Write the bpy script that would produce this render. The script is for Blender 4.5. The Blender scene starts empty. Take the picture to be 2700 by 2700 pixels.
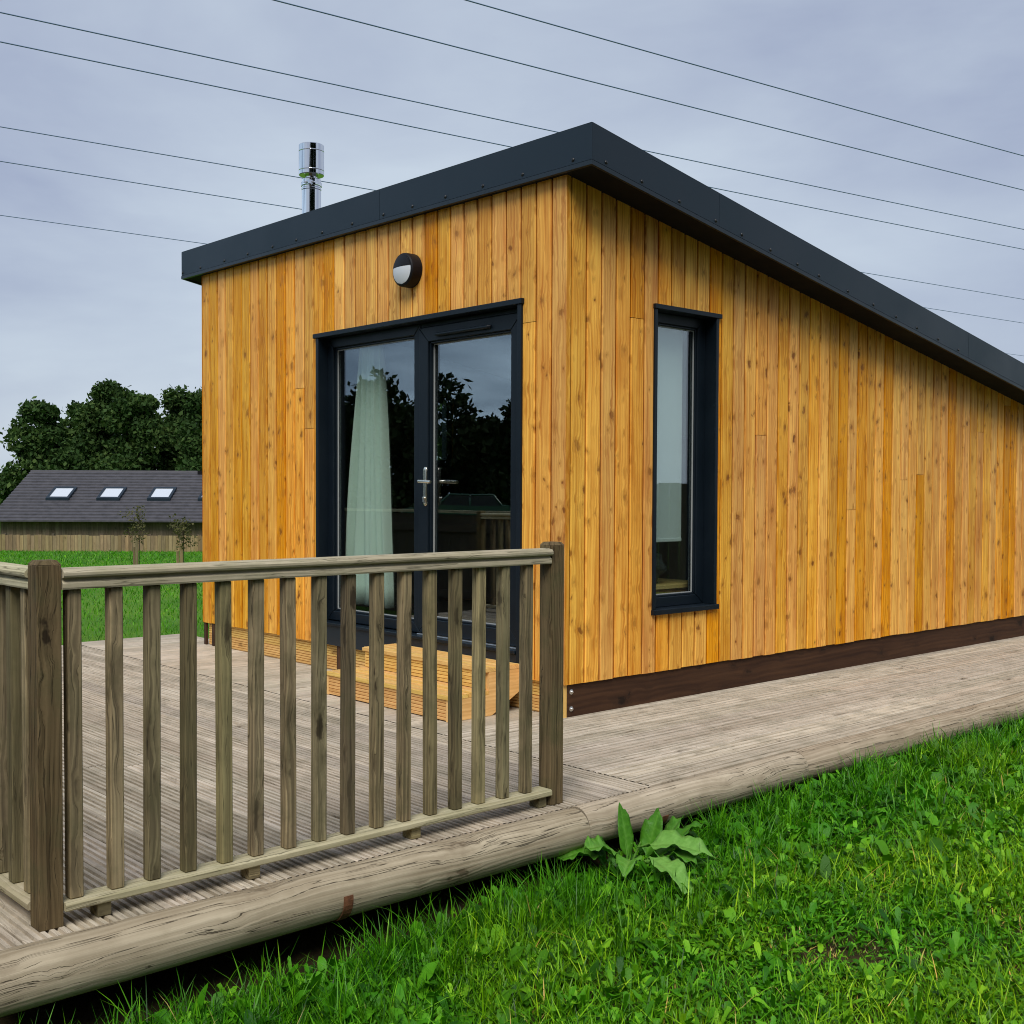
import bpy, math, random
import numpy as np
from mathutils import Vector, Matrix
random.seed(7); RNG = np.random.default_rng(11)
SC = bpy.context.scene
COL = SC.collection
R = math.radians

# ------------------------------------------------------------------ helpers
def tag(o, label=None, cat=None, group=None, kind=None):
    if label: o['label'] = label
    if cat: o['category'] = cat
    if group: o['group'] = group
    if kind: o['kind'] = kind
    return o
def empty(name, loc=(0, 0, 0)):
    o = bpy.data.objects.new(name, None); COL.objects.link(o); o.location = loc
    o.empty_display_size = .1
    return o

class MB:
    """collects faces with uv (metres across / along the grain) and a per-face random number"""
    def __init__(s): s.v = []; s.f = []; s.uv = []; s.r = []; s.sm = []
    def face(s, pts, uvs=None, rnd=0., smooth=False):
        b = len(s.v); s.v.extend([tuple(p) for p in pts]); s.f.append(list(range(b, b + len(pts))))
        s.uv.append(uvs if uvs else [(0, 0)] * len(pts)); s.r.append(rnd); s.sm.append(smooth)
    def box(s, x0, x1, y0, y1, z0, z1, axis=2, rnd=None, ou=None, ov=None, M=None):
        if rnd is None: rnd = random.random()
        if ou is None: ou = random.random() * 5
        if ov is None: ov = random.random() * 20
        P = [(x0, y0, z0), (x1, y0, z0), (x1, y1, z0), (x0, y1, z0), (x0, y0, z1), (x1, y0, z1), (x1, y1, z1), (x0, y1, z1)]
        b = len(s.v)
        s.v.extend([tuple(M @ Vector(p)) for p in P] if M else P)
        for q in ((0, 3, 2, 1), (4, 5, 6, 7), (0, 1, 5, 4), (1, 2, 6, 5), (2, 3, 7, 6), (3, 0, 4, 7)):
            s.f.append([b + i for i in q])
            uv = []
            for i in q:
                p = P[i]; o = [p[k] for k in range(3) if k != axis]
                uv.append((o[0] + o[1] + ou, p[axis] + ov))
            s.uv.append(uv); s.r.append(rnd); s.sm.append(False)
    def tube(s, pts, rad, seg=10, cap=True, rnd=None, closed=False):
        if rnd is None: rnd = random.random()
        pts = [Vector(p) for p in pts]; n = len(pts)
        rads = rad if hasattr(rad, '__len__') else [rad] * n
        rings = []; L = 0; Ls = []
        up = None
        for i, p in enumerate(pts):
            d = (pts[min(i + 1, n - 1)] - pts[max(i - 1, 0)]).normalized()
            if up is None:
                up = Vector((0, 0, 1)) if abs(d.z) < .9 else Vector((0, 1, 0))
            a = d.cross(up).normalized(); c = a.cross(d).normalized(); up = c
            if i: L += (p - pts[i - 1]).length
            Ls.append(L)
            b = len(s.v)
            for k in range(seg):
                t = 2 * math.pi * k / seg
                s.v.append(tuple(p + (a * math.cos(t) + c * math.sin(t)) * rads[i]))
            rings.append(b)
        for i in range(n - 1):
            for k in range(seg):
                k2 = (k + 1) % seg
                s.f.append([rings[i] + k, rings[i] + k2, rings[i + 1] + k2, rings[i + 1] + k])
                w = 2 * math.pi * rads[i] / seg
                s.uv.append([(k * w, Ls[i]), ((k + 1) * w, Ls[i]), ((k + 1) * w, Ls[i + 1]), (k * w, Ls[i + 1])])
                s.r.append(rnd); s.sm.append(True)
        if cap:
            for i, rev in ((0, False), (n - 1, True)):
                q = [rings[i] + k for k in range(seg)]
                if not rev: q = q[::-1]
                s.f.append(q); s.uv.append([(math.cos(2 * math.pi * k / seg) * .05, math.sin(2 * math.pi * k / seg) * .05) for k in range(seg)])
                s.r.append(rnd); s.sm.append(False)
    def lathe(s, prof, c=(0, 0, 0), seg=32, axis='z', rnd=0.):
        rings = []
        for (r, h) in prof:
            b = len(s.v)
            for k in range(seg):
                t = 2 * math.pi * k / seg
                if axis == 'z': s.v.append((c[0] + r * math.cos(t), c[1] + r * math.sin(t), c[2] + h))
                elif axis == 'y': s.v.append((c[0] + r * math.cos(t), c[1] - h, c[2] + r * math.sin(t)))
                else: s.v.append((c[0] + h, c[1] + r * math.cos(t), c[2] + r * math.sin(t)))
            rings.append(b)
        for i in range(len(prof) - 1):
            for k in range(seg):
                k2 = (k + 1) % seg
                s.f.append([rings[i] + k, rings[i] + k2, rings[i + 1] + k2, rings[i + 1] + k])
                s.uv.append([(0, 0)] * 4); s.r.append(rnd); s.sm.append(True)
    def build(s, name, mat, parent=None, bevel=0, seg=2, smooth_angle=None, sharp=32):
        me = bpy.data.meshes.new(name)
        me.from_pydata(s.v, [], s.f)
        uvl = me.uv_layers.new(name='UVMap')
        flat = np.array([c for f in s.uv for uv in f for c in uv], dtype=np.float32)
        uvl.data.foreach_set('uv', flat)
        at = me.attributes.new('rnd', 'FLOAT', 'FACE'); at.data.foreach_set('value', np.array(s.r, dtype=np.float32))
        me.polygons.foreach_set('use_smooth', np.array(s.sm, dtype=bool))
        me.materials.append(mat); me.update()
        if any(s.sm): me.set_sharp_from_angle(angle=R(sharp))
        o = bpy.data.objects.new(name, me); COL.objects.link(o)
        if parent: o.parent = parent
        if bevel:
            b = o.modifiers.new('edge', 'BEVEL'); b.width = bevel; b.segments = seg; b.limit_method = 'ANGLE'; b.angle_limit = R(40)
        if smooth_angle:
            for p in me.polygons: p.use_smooth = True
            try: me.set_sharp_from_angle(angle=R(smooth_angle))
            except Exception: pass
        return o

def np_mesh(name, V, tris=None, quads=None, rnd_v=None, mat=None, parent=None, smooth=False):
    me = bpy.data.meshes.new(name)
    nq = 0 if quads is None else len(quads); nt = 0 if tris is None else len(tris)
    me.vertices.add(len(V)); me.vertices.foreach_set('co', np.asarray(V, np.float32).ravel())
    idx = []
    if nq: idx.append(np.asarray(quads, np.int32).ravel())
    if nt: idx.append(np.asarray(tris, np.int32).ravel())
    idx = np.concatenate(idx)
    me.loops.add(len(idx)); me.loops.foreach_set('vertex_index', idx)
    me.polygons.add(nq + nt)
    st = np.concatenate([np.arange(nq) * 4, nq * 4 + np.arange(nt) * 3]).astype(np.int32)
    me.polygons.foreach_set('loop_start', st)
    if rnd_v is not None:
        at = me.attributes.new('rnd', 'FLOAT', 'POINT'); at.data.foreach_set('value', np.asarray(rnd_v, np.float32))
    if smooth: me.polygons.foreach_set('use_smooth', np.ones(nq + nt, bool))
    me.update(calc_edges=True); me.validate()
    me.materials.append(mat)
    o = bpy.data.objects.new(name, me); COL.objects.link(o)
    if parent: o.parent = parent
    return o

# ------------------------------------------------------------------ materials
class NT:
    def __init__(s, name):
        s.m = bpy.data.materials.new(name); s.m.use_nodes = True; s.t = s.m.node_tree; s.t.nodes.clear()
        s.out = s.t.nodes.new('ShaderNodeOutputMaterial')
    def n(s, typ, ins=None, **kw):
        nd = s.t.nodes.new(typ)
        for k, v in kw.items(): setattr(nd, k, v)
        if ins:
            for k, v in ins.items():
                if isinstance(v, bpy.types.NodeSocket): s.t.links.new(v, nd.inputs[k])
                else: nd.inputs[k].default_value = v
        return nd
    def math(s, op, a, b=0., c=None):
        d = {0: a, 1: b}
        if c is not None: d[2] = c
        return s.n('ShaderNodeMath', d, operation=op).outputs[0]
    def mr(s, x, a, b, c=0., d=1., smooth=False):
        nd = s.n('ShaderNodeMapRange', {'Value': x, 'From Min': a, 'From Max': b, 'To Min': c, 'To Max': d})
        nd.interpolation_type = 'SMOOTHSTEP' if smooth else 'LINEAR'
        return nd.outputs[0]
    def mix(s, f, a, b, blend='MIX'):
        nd = s.n('ShaderNodeMix', None, data_type='RGBA', blend_type=blend)
        for sock, v in ((nd.inputs[0], f), (nd.inputs[6], a), (nd.inputs[7], b)):
            if isinstance(v, bpy.types.NodeSocket): s.t.links.new(v, sock)
            else: sock.default_value = v if not isinstance(v, tuple) else (v + (1,))[:4]
        return nd.outputs[2]
    def xyz(s, x, y, z=0.): return s.n('ShaderNodeCombineXYZ', {0: x, 1: y, 2: z}).outputs[0]
    def noise(s, vec, scale=1., detail=3., rough=.55, dist=0.):
        return s.n('ShaderNodeTexNoise', {'Vector': vec, 'Scale': scale, 'Detail': detail, 'Roughness': rough, 'Distortion': dist})
    def surf(s, sh): s.t.links.new(sh, s.out.inputs['Surface']); return s.m

def c3(*a): return tuple(a) + (1,)

def wood(name, light, dark, knot=(.05, .02, .008), gu=60., gv=1.6, ku=8.3, kv=5.2, ks=.2, knots=.9, var=.16, hue=.012,
         bump=.25, rough=.55, crack=0., cw=.022, wobble=.5, contrast=1., stain=None, stain_amt=0., spec=.35, odd=None):
    N = NT(name)
    uv = N.n('ShaderNodeUVMap'); sx = N.n('ShaderNodeSeparateXYZ', {0: uv.outputs[0]})
    u, v = sx.outputs[0], sx.outputs[1]
    rnd = N.n('ShaderNodeAttribute', attribute_name='rnd').outputs['Fac']
    w = N.math('MULTIPLY', rnd, 37.3)
    wu = N.math('ADD', u, N.math('MULTIPLY', rnd, 3.7))
    n1 = N.noise(N.xyz(N.math('MULTIPLY', wu, 5.), N.math('MULTIPLY', v, 1.1), w), 1., 2.)
    wob = N.noise(N.xyz(N.math('MULTIPLY', wu, 22.), N.math('MULTIPLY', v, 14.), w), 1., 3., .6)
    wo = N.n('ShaderNodeSeparateXYZ', {0: wob.outputs['Color']})
    wa, wb_ = N.math('MULTIPLY', N.math('SUBTRACT', wo.outputs[0], .5), wobble), N.math('MULTIPLY', N.math('SUBTRACT', wo.outputs[1], .5), wobble)
    def kn(mu, mv, oz):
        return N.n('ShaderNodeTexVoronoi', {'Vector': N.xyz(N.math('ADD', N.math('MULTIPLY', wu, ku * mu), wa), N.math('ADD', N.math('MULTIPLY', v, kv * mv), wb_), N.math('ADD', w, oz)), 'Scale': 1., 'Randomness': 1.}).outputs['Distance']
    d1 = kn(1., 1., 0.); d2 = N.math('ADD', kn(1.9, 1.5, 7.7), .045)
    d = N.math('MINIMUM', d1, d2)
    sw = N.mr(d, 0., .5, 1., 0., True)
    u2 = N.math('ADD', wu, N.math('MULTIPLY', N.math('SUBTRACT', n1.outputs[0], .5), .05))
    u2 = N.math('ADD', u2, N.math('MULTIPLY', sw, .016))
    g = N.noise(N.xyz(N.math('MULTIPLY', u2, gu), N.math('MULTIPLY', v, gv), w), 1., 4., .6).outputs[0]
    ring = N.math('SINE', N.math('ADD', N.math('MULTIPLY', u2, gu * 6.5), N.math('MULTIPLY', n1.outputs[0], 9.)))
    ring = N.mr(ring, -1., 1., 0., 1.)
    blot = N.noise(N.xyz(N.math('MULTIPLY', wu, 9.), N.math('MULTIPLY', v, 3.5), w), 1., 3.).outputs[0]
    t = N.math('ADD', N.math('MULTIPLY', N.mr(g, .3, .7), .55), N.math('MULTIPLY', ring, .2))
    t = N.math('ADD', t, N.math('MULTIPLY', N.mr(blot, .3, .7), .25))
    t = N.math('ADD', N.math('MULTIPLY', N.math('SUBTRACT', t, .5), contrast), .5)
    t = N.n('ShaderNodeClamp', {0: t}).outputs[0]
    col = N.mix(t, c3(*dark), c3(*light))
    wn = N.n('ShaderNodeTexWhiteNoise', {'W': N.math('MULTIPLY', rnd, 91.7)}, noise_dimensions='1D')
    ws = N.n('ShaderNodeSeparateColor', {0: wn.outputs['Color']})
    if odd:
        col = N.mix(N.mr(ws.outputs[2], .84, .88, 0., .55), col, N.mix(1., col, c3(*odd), 'MULTIPLY'))
    hs = N.n('ShaderNodeHueSaturation', {'Hue': N.mr(ws.outputs[1], 0., 1., .5 - hue, .5 + hue), 'Saturation': N.mr(ws.outputs[2], 0., 1., .93, 1.05),
                                        'Value': N.mr(ws.outputs[0], 0., 1., 1 - var, 1 + var), 'Color': col})
    col = hs.outputs[0]
    if stain:
        geo = N.n('ShaderNodeNewGeometry')
        st = N.noise(geo.outputs['Position'], 7., 5., .65).outputs[0]
        col = N.mix(N.mr(st, .42, .68, 0., stain_amt, True), col, c3(*stain))
    halo = N.mr(d, ks * 2.0, ks, 0., .35, True)
    col = N.mix(N.math('MULTIPLY', halo, knots), col, N.mix(.5, c3(*dark), c3(*knot)))
    km = N.mr(d, ks, ks * .42, 0., 1., True)
    den = N.noise(N.xyz(N.math('MULTIPLY', wu, 1.7), N.math('MULTIPLY', v, .8), N.math('ADD', w, 2.2)), 1., 2.).outputs[0]
    kv_ = N.math('MULTIPLY', N.mr(blot, .3, .65, .5, 1.), N.mr(den, .34, .54, .4, 1., True))
    col = N.mix(N.math('MULTIPLY', N.math('MULTIPLY', km, knots), kv_), col, c3(*knot))
    h = N.math('SUBTRACT', N.math('MULTIPLY', t, .6), N.math('MULTIPLY', km, .5))
    if crack:
        cr = N.noise(N.xyz(N.math('MULTIPLY', u2, 40.), N.math('MULTIPLY', v, .9), N.math('ADD', w, 4.)), 1., 3., .6).outputs[0]
        cm = N.math('MULTIPLY', N.mr(N.math('ABSOLUTE', N.math('SUBTRACT', cr, .5)), cw, .0, 0., 1., True), crack)
        col = N.mix(cm, col, c3(*[k * .22 for k in dark]))
        h = N.math('SUBTRACT', h, N.math('MULTIPLY', cm, 1.2))
    bp = N.n('ShaderNodeBump', {'Height': h, 'Strength': bump, 'Distance': .004})
    p = N.n('ShaderNodeBsdfPrincipled', {'Base Color': col, 'Roughness': rough, 'Specular IOR Level': spec, 'Normal': bp.outputs[0]})
    return N.surf(p.outputs[0])

def paint(name, col, rough=.45, spec=.5, metal=0., nvar=.0, nscale=3., bump=0., bscale=200.):
    N = NT(name)
    geo = N.n('ShaderNodeNewGeometry').outputs['Position']
    c = c3(*col)
    rs = rough
    if nvar:
        n = N.noise(geo, nscale, 5., .6).outputs[0]
        c = N.mix(N.mr(n, .3, .7), c3(*[k * (1 - nvar) for k in col]), c3(*[min(1, k * (1 + nvar)) for k in col]))
        rs = N.mr(n, .3, .7, rough * .85, min(1, rough * 1.2))
    p = N.n('ShaderNodeBsdfPrincipled', {'Base Color': c, 'Roughness': rs, 'Specular IOR Level': spec, 'Metallic': metal})
    if bump:
        bn = N.noise(geo, bscale, 3.).outputs[0]
        N.t.links.new(N.n('ShaderNodeBump', {'Height': bn, 'Strength': bump, 'Distance': .003}).outputs[0], p.inputs['Normal'])
    return N.surf(p.outputs[0])

def glass_mat(name, r0=.165, tint=(.88, .94, .91)):
    N = NT(name)
    lw = N.n('ShaderNodeLayerWeight', {'Blend': .5})
    f = N.math('POWER', lw.outputs['Facing'], 4.5)
    fac = N.math('ADD', N.math('MULTIPLY', f, 1 - r0), r0)
    tr = N.n('ShaderNodeBsdfTransparent', {'Color': c3(*tint)})
    gl = N.n('ShaderNodeBsdfGlossy', {'Color': c3(.93, .97, 1.), 'Roughness': .0})
    geo = N.n('ShaderNodeNewGeometry').outputs['Position']
    bn = N.noise(geo, 1.3, 1.).outputs[0]
    N.t.links.new(N.n('ShaderNodeBump', {'Height': bn, 'Strength': .05, 'Distance': .02}).outputs[0], gl.inputs['Normal'])
    mx = N.n('ShaderNodeMixShader', {0: fac, 1: tr.outputs[0], 2: gl.outputs[0]})
    return N.surf(mx.outputs[0])

def leaf_mat(name, cols, trans=.3, rough=.5, pos_scale=None, pos_col=None, pos_amt=0., spec=.3, detail=None):
    """cols: list of (pos, rgb) for the per-leaf random number"""
    N = NT(name)
    rnd = N.n('ShaderNodeAttribute', attribute_name='rnd').outputs['Fac']
    cr = N.n('ShaderNodeValToRGB', {0: rnd}); el = cr.color_ramp.elements
    while len(el) < len(cols): el.new(.5)
    for e, (p, c) in zip(el, cols): e.position = p; e.color = c3(*c)
    col = cr.outputs[0]
    if pos_scale:
        geo = N.n('ShaderNodeNewGeometry').outputs['Position']
        nz = N.noise(geo, pos_scale, 3., .6).outputs[0]
        px_ = N.n('ShaderNodeSeparateXYZ', {0: geo}).outputs[0]
        nz = N.math('ADD', nz, N.mr(px_, 1.3, 2.7, -.10, .10)) if pos_scale < 10 else nz
        col = N.mix(N.mr(nz, .40, .64, 0., pos_amt, True), col, N.mix(1., col, c3(*pos_col), 'MULTIPLY'))
    p = N.n('ShaderNodeBsdfPrincipled', {'Base Color': col, 'Roughness': rough, 'Specular IOR Level': spec})
    if detail:
        geo2 = N.n('ShaderNodeNewGeometry').outputs['Position']
        dn = N.noise(geo2, detail, 3.).outputs[0]
        N.t.links.new(N.n('ShaderNodeBump', {'Height': dn, 'Strength': .5, 'Distance': .004}).outputs[0], p.inputs['Normal'])
    tl = N.n('ShaderNodeBsdfTranslucent', {'Color': N.mix(1., col, c3(1.0, 1.25, .5), 'MULTIPLY')})
    mx = N.n('ShaderNodeMixShader', {0: trans, 1: p.outputs[0], 2: tl.outputs[0]})
    return N.surf(mx.outputs[0])

M = {}
M['larch'] = wood('oiled_larch', (.97, .515, .078), (.64, .245, .022), knot=(.17, .045, .006), gu=46, ku=8.3, kv=6.2, ks=.178, var=.16, hue=.005, bump=.45, rough=.5, odd=(.74, .52, .36), contrast=1.95, wobble=.5, spec=.2)
M['deck'] = wood('weathered_decking', (.62, .545, .435), (.34, .285, .21), knot=(.09, .065, .04), gu=60, gv=.5, ku=7, kv=2.2, ks=.11, var=.15, hue=.006, bump=.4, rough=.8, crack=.35, cw=.010, stain=(.22, .20, .14), stain_amt=.4, spec=.12, contrast=1.3)
M['rail'] = wood('weathered_handrail', (.58, .52, .36), (.33, .29, .18), knot=(.06, .045, .03), gu=50, gv=.7, ku=6, kv=1.8, ks=.11, var=.06, bump=.5, rough=.8, crack=.7, cw=.012, stain=(.25, .25, .13), stain_amt=.35, spec=.15, contrast=1.2)
M['baluster'] = wood('weathered_baluster', (.32, .265, .14), (.115, .092, .05), knot=(.02, .013, .007), gu=60, gv=.9, ku=11, kv=3.6, ks=.19, var=.42, hue=.016, bump=.5, rough=.75, crack=.6, cw=.013, stain=(.10, .095, .045), stain_amt=.45, spec=.2, contrast=1.7)
M['post'] = wood('weathered_post', (.20, .15, .075), (.08, .057, .027), knot=(.02, .013, .007), gu=70, gv=.9, ku=11, kv=3., ks=.13, var=.1, hue=.01, bump=.6, rough=.8, crack=.7, cw=.013, stain=(.08, .08, .035), stain_amt=.5, spec=.15, contrast=1.6)
M['log'] = wood('weathered_log', (.52, .435, .315), (.27, .21, .14), knot=(.10, .07, .04), gu=48, gv=.6, ku=4.2, kv=2.6, ks=.13, var=.05, bump=.7, rough=.8, crack=.95, cw=.010, stain=(.25, .20, .13), stain_amt=.35, spec=.15, contrast=1.4)
M['newwood'] = wood('new_treated_pine', (.86, .56, .19), (.58, .33, .08), knot=(.2, .08, .02), gu=50, gv=1.4, ku=7, kv=4, ks=.13, var=.07, bump=.25, rough=.6, contrast=1.3)
M['darkwood'] = wood('dark_stained_beam', (.085, .045, .022), (.036, .018, .010), knot=(.010, .006, .004), gu=30, gv=1., ku=5, kv=3, ks=.16, var=.1, bump=.3, rough=.65, contrast=1.3, spec=.2)
M['barnwood'] = wood('grey_barn_boards', (.17, .13, .085), (.075, .055, .035), knot=(.03, .02, .012), gu=14, gv=.8, ku=3, kv=1.2, ks=.1, var=.3, bump=.2, rough=.85)
M['fencewood'] = wood('tan_fence_boards', (.34, .25, .13), (.17, .12, .06), knot=(.06, .04, .02), gu=14, gv=.8, ku=3, kv=1.2, ks=.1, var=.25, bump=.2, rough=.85)
M['darkfence'] = wood('dark_fence_boards', (.085, .068, .045), (.035, .028, .018), gu=14, gv=.8, ku=3, kv=1.2, ks=.1, var=.3, bump=.2, rough=.85)
M['fascia'] = paint('anthracite_coated_steel', (.006, .0155, .026), .42, .36, nvar=.16, nscale=1.6, bump=.35, bscale=2.6)
M['lip'] = paint('anthracite_trim', (.010, .018, .027), .38, .35, nvar=.1)
M['frame'] = paint('anthracite_frame', (.005, .010, .016), .4, .25, nvar=.12, nscale=4, bump=.05, bscale=400)
M['gasket'] = paint('pale_glazing_bead', (.32, .34, .34), .5)
M['screw'] = paint('dark_screw', (.008, .009, .011), .4)
M['soffit'] = paint('dark_soffit', (.006, .006, .007), .8, .2, nvar=.2)
M['membrane'] = paint('grey_roof_membrane', (.05, .055, .06), .8, .2, nvar=.2)
M['steel'] = paint('polished_steel', (.72, .73, .74), .07, .5, 1., nvar=.04, nscale=9)
M['alu'] = paint('brushed_aluminium', (.72, .72, .70), .3, .5, 1.)
M['handle'] = paint('satin_nickel', (.75, .72, .62), .27, .5, 1.)
M['lampblack'] = paint('black_lamp_plastic', (.006, .006, .008), .5, .25)
M['opal'] = paint('opal_diffuser', (.62, .66, .70), .35, .5)
M['glass'] = glass_mat('double_glazing')
M['plaster'] = paint('interior_lining', (.12, .10, .075), .8, .2, nvar=.1)
M['floorin'] = paint('interior_floor', (.16, .12, .08), .5, .4, nvar=.2, nscale=5)
M['curtain'] = paint('pale_curtain_cloth', (.86, .94, .89), .9, .1, bump=.2, bscale=700)
M['blind'] = paint('white_blind_cloth', (.66, .70, .72), .85, .1, bump=.1, bscale=600)
M['fabric'] = paint('dark_knit_fabric', (.04, .05, .055), .9, .2, nvar=.35, nscale=30, bump=.8, bscale=160)
M['soil'] = paint('dark_soil', (.03, .022, .014), .95, .1, nvar=.5, nscale=14, bump=.8, bscale=60)
M['rust'] = paint('rusty_steel', (.16, .065, .03), .8, .3, nvar=.45, nscale=40, bump=.5, bscale=150)
M['tile'] = paint('slate_grey_tiles', (.060, .058, .066), .6, .4, nvar=.28, nscale=3.)
M['velux'] = paint('skylight_glass', (.55, .6, .66), .08, .6)
M['cable'] = paint('power_cable', (.09, .15, .25), .5)
M['bark'] = paint('tree_bark', (.07, .05, .035), .9, .2, nvar=.35, nscale=6, bump=.6, bscale=30)
M['carpaint'] = paint('dark_green_car_paint', (.012, .055, .034), .25, .6)
M['carglass'] = paint('car_window', (.03, .035, .04), .06, .6)
M['rubber'] = paint('tyre_rubber', (.015, .015, .015), .85, .2)
M['carrim'] = paint('wheel_rim', (.5, .5, .52), .3, .5, .9)
M['carlight'] = paint('car_headlamp', (.6, .6, .58), .1, .6)
M['grass'] = leaf_mat('grass_blades', [(0, (.009, .055, .002)), (.35, (.042, .195, .003)), (.75, (.115, .385, .006)), (.93, (.25, .58, .022)), (1., (.46, .42, .13))],
                      .24, .38, pos_scale=1.3, pos_col=(1.9, 1.18, .9), pos_amt=.85, spec=.22)
M['weed'] = leaf_mat('weed_leaves', [(0, (.014, .085, .003)), (.5, (.060, .265, .006)), (1., (.18, .50, .020))], .22, .4,
                     pos_scale=1.3, pos_col=(1.8, 1.15, .9), pos_amt=.75, detail=220, spec=.22)
M['dock'] = leaf_mat('dock_leaf', [(0, (.035, .15, .008)), (.5, (.085, .28, .018)), (1., (.22, .46, .09))], .25, .42, detail=130, pos_scale=60., pos_col=(.7, .75, .6), pos_amt=.5)
M['pine'] = leaf_mat('conifer_foliage', [(0, (.012, .028, .009)), (.6, (.030, .066, .016)), (1., (.075, .12, .03))], .12, .7, spec=.1)
M['sapl'] = leaf_mat('sapling_foliage', [(0, (.05, .055, .02)), (1., (.13, .12, .04))], .2, .7)
M['hedge'] = leaf_mat('wood_foliage', [(0, (.005, .011, .005)), (1., (.016, .03, .011))], .1, .8, spec=.05)

def ground_mat():
    N = NT('lawn_soil_and_turf')
    geo = N.n('ShaderNodeNewGeometry').outputs['Position']
    n1 = N.noise(geo, .35, 4.).outputs[0]; n2 = N.noise(geo, 9., 5., .7).outputs[0]
    far = N.mix(N.mr(n1, .35, .65), c3(.060, .165, .012), c3(.115, .235, .022))
    far = N.mix(N.mr(n2, .4, .7, 0, .6), far, c3(.028, .10, .008))
    near = N.mix(N.mr(n2, .35, .65), c3(.020, .016, .007), c3(.055, .042, .018))
    ln = N.n('ShaderNodeVectorMath', {0: geo, 1: (4.36, -4.36, 0)}, operation='DISTANCE').outputs['Value']
    c = N.mix(N.mr(ln, 9., 13.), near, far)
    p = N.n('ShaderNodeBsdfPrincipled', {'Base Color': c, 'Roughness': .95, 'Specular IOR Level': .1})
    b = N.n('ShaderNodeBump', {'Height': n2, 'Strength': .7, 'Distance': .03})
    N.t.links.new(b.outputs[0], p.inputs['Normal'])
    return N.surf(p.outputs[0])
M['ground'] = ground_mat()

# ------------------------------------------------------------------ camera
CAMP = Vector((4.3591, -4.3574, 1.2)); yaw, pit, rol = .83108, -.029411, .0042485
fw = Vector((-math.sin(yaw) * math.cos(pit), math.cos(yaw) * math.cos(pit), math.sin(pit)))
rt = Vector((math.cos(yaw), math.sin(yaw), 0)); up = rt.cross(fw)
Rr = rt * math.cos(rol) + up * math.sin(rol); Uu = -rt * math.sin(rol) + up * math.cos(rol)
cd = bpy.data.cameras.new('camera'); cam = bpy.data.objects.new('camera', cd); COL.objects.link(cam)
m = Matrix(((Rr.x, Uu.x, -fw.x, CAMP.x), (Rr.y, Uu.y, -fw.y, CAMP.y), (Rr.z, Uu.z, -fw.z, CAMP.z), (0, 0, 0, 1)))
cam.matrix_world = m
cd.sensor_width = 36; cd.sensor_fit = 'HORIZONTAL'; cd.lens = 36 * 3089.36 / 2700; cd.shift_y = 36.83 / 2700
cd.clip_start = .05; cd.clip_end = 2000
SC.camera = cam

# ------------------------------------------------------------------ ground
def gz(x, y):
    x = np.asarray(x, float); y = np.asarray(y, float)
    d = np.maximum(0, (x - 4.36) * -.7386 + (y + 4.36) * .6741 - 9.5)
    z = -.245 - np.minimum(.0285 * d, 2.3)
    near = np.clip(1 - np.hypot(x - 1.8, y + .5) / 7., 0, 1)
    z = z + near * (.046 * np.clip(y + 1.5, -1.6, 2.5)) + near * .016 * np.sin(x * 5.1 + y * 2.3) * np.cos(y * 3.7 - x)
    return z
ax = np.unique(np.concatenate([np.linspace(-500, -60, 12), np.linspace(-60, -6, 28), np.linspace(-6, 8, 71), np.linspace(8, 60, 20), np.linspace(60, 500, 10)]))
X, Y = np.meshgrid(ax, ax, indexing='ij'); V = np.stack([X, Y, gz(X, Y)], -1).reshape(-1, 3); n = len(ax)
I = np.arange(n * n).reshape(n, n)
Q = np.stack([I[:-1, :-1], I[1:, :-1], I[1:, 1:], I[:-1, 1:]], -1).reshape(-1, 4)
g = np_mesh('ground', V, quads=Q, mat=M['ground'], smooth=True); tag(g, kind='structure', label='grassy ground sloping gently away behind the cabin')

# ------------------------------------------------------------------ deck
def deck_board(mb, a0, a1, t0, t1, along, groove, pitch=.0252, depth=.010, thick=.028, rnd=None):
    """a = across, t = along; along 'x' or 'y'"""
    rnd = random.random() if rnd is None else rnd
    ov = random.random() * 30; ou = random.random() * 5
    w = a1 - a0; c = .003
    pr = [(0, -thick), (0, -c), (c, 0)]
    if groove:
        k = int((w - .012) / pitch); m0 = (w - k * pitch) / 2
        for i in range(k):
            b = m0 + i * pitch
            gw = min(pitch * .26, .0068); mid_ = b + pitch / 2; pr += [(mid_ - gw, 0), (mid_ - gw * .77, -depth), (mid_ + gw * .77, -depth), (mid_ + gw, 0)]
    pr += [(w - c, 0), (w, -c), (w, -thick)]
    mp = (lambda a, t, z: (t, a, z)) if along == 'x' else (lambda a, t, z: (a, t, z))
    tw = random.uniform(-.0012, .0012)
    for (p, q) in zip(pr[:-1], pr[1:]):
        pts = [mp(a0 + p[0], t0, p[1] + tw), mp(a0 + p[0], t1, p[1] + tw), mp(a0 + q[0], t1, q[1] + tw), mp(a0 + q[0], t0, q[1] + tw)]
        if along == 'x': pts = pts[::-1]; uvs = [(q[0] + ou, t0 + ov), (q[0] + ou, t1 + ov), (p[0] + ou, t1 + ov), (p[0] + ou, t0 + ov)]
        else: uvs = [(p[0] + ou, t0 + ov), (p[0] + ou, t1 + ov), (q[0] + ou, t1 + ov), (q[0] + ou, t0 + ov)]
        # faces point up: across x along
        mb.face(pts[::-1] if along == 'y' else pts[::-1], uvs[::-1], rnd)
    for t in (t0, t1):
        mb.face([mp(a0, t, -thick + tw), mp(a0, t, tw - c), mp(a0 + w, t, tw - c), mp(a0 + w, t, -thick + tw)], [(ou, ov), (ou, ov + .03), (ou + w, ov + .03), (ou + w, ov)], rnd)
mb = MB()
SEAM = -.732
y = SEAM - .004
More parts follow.
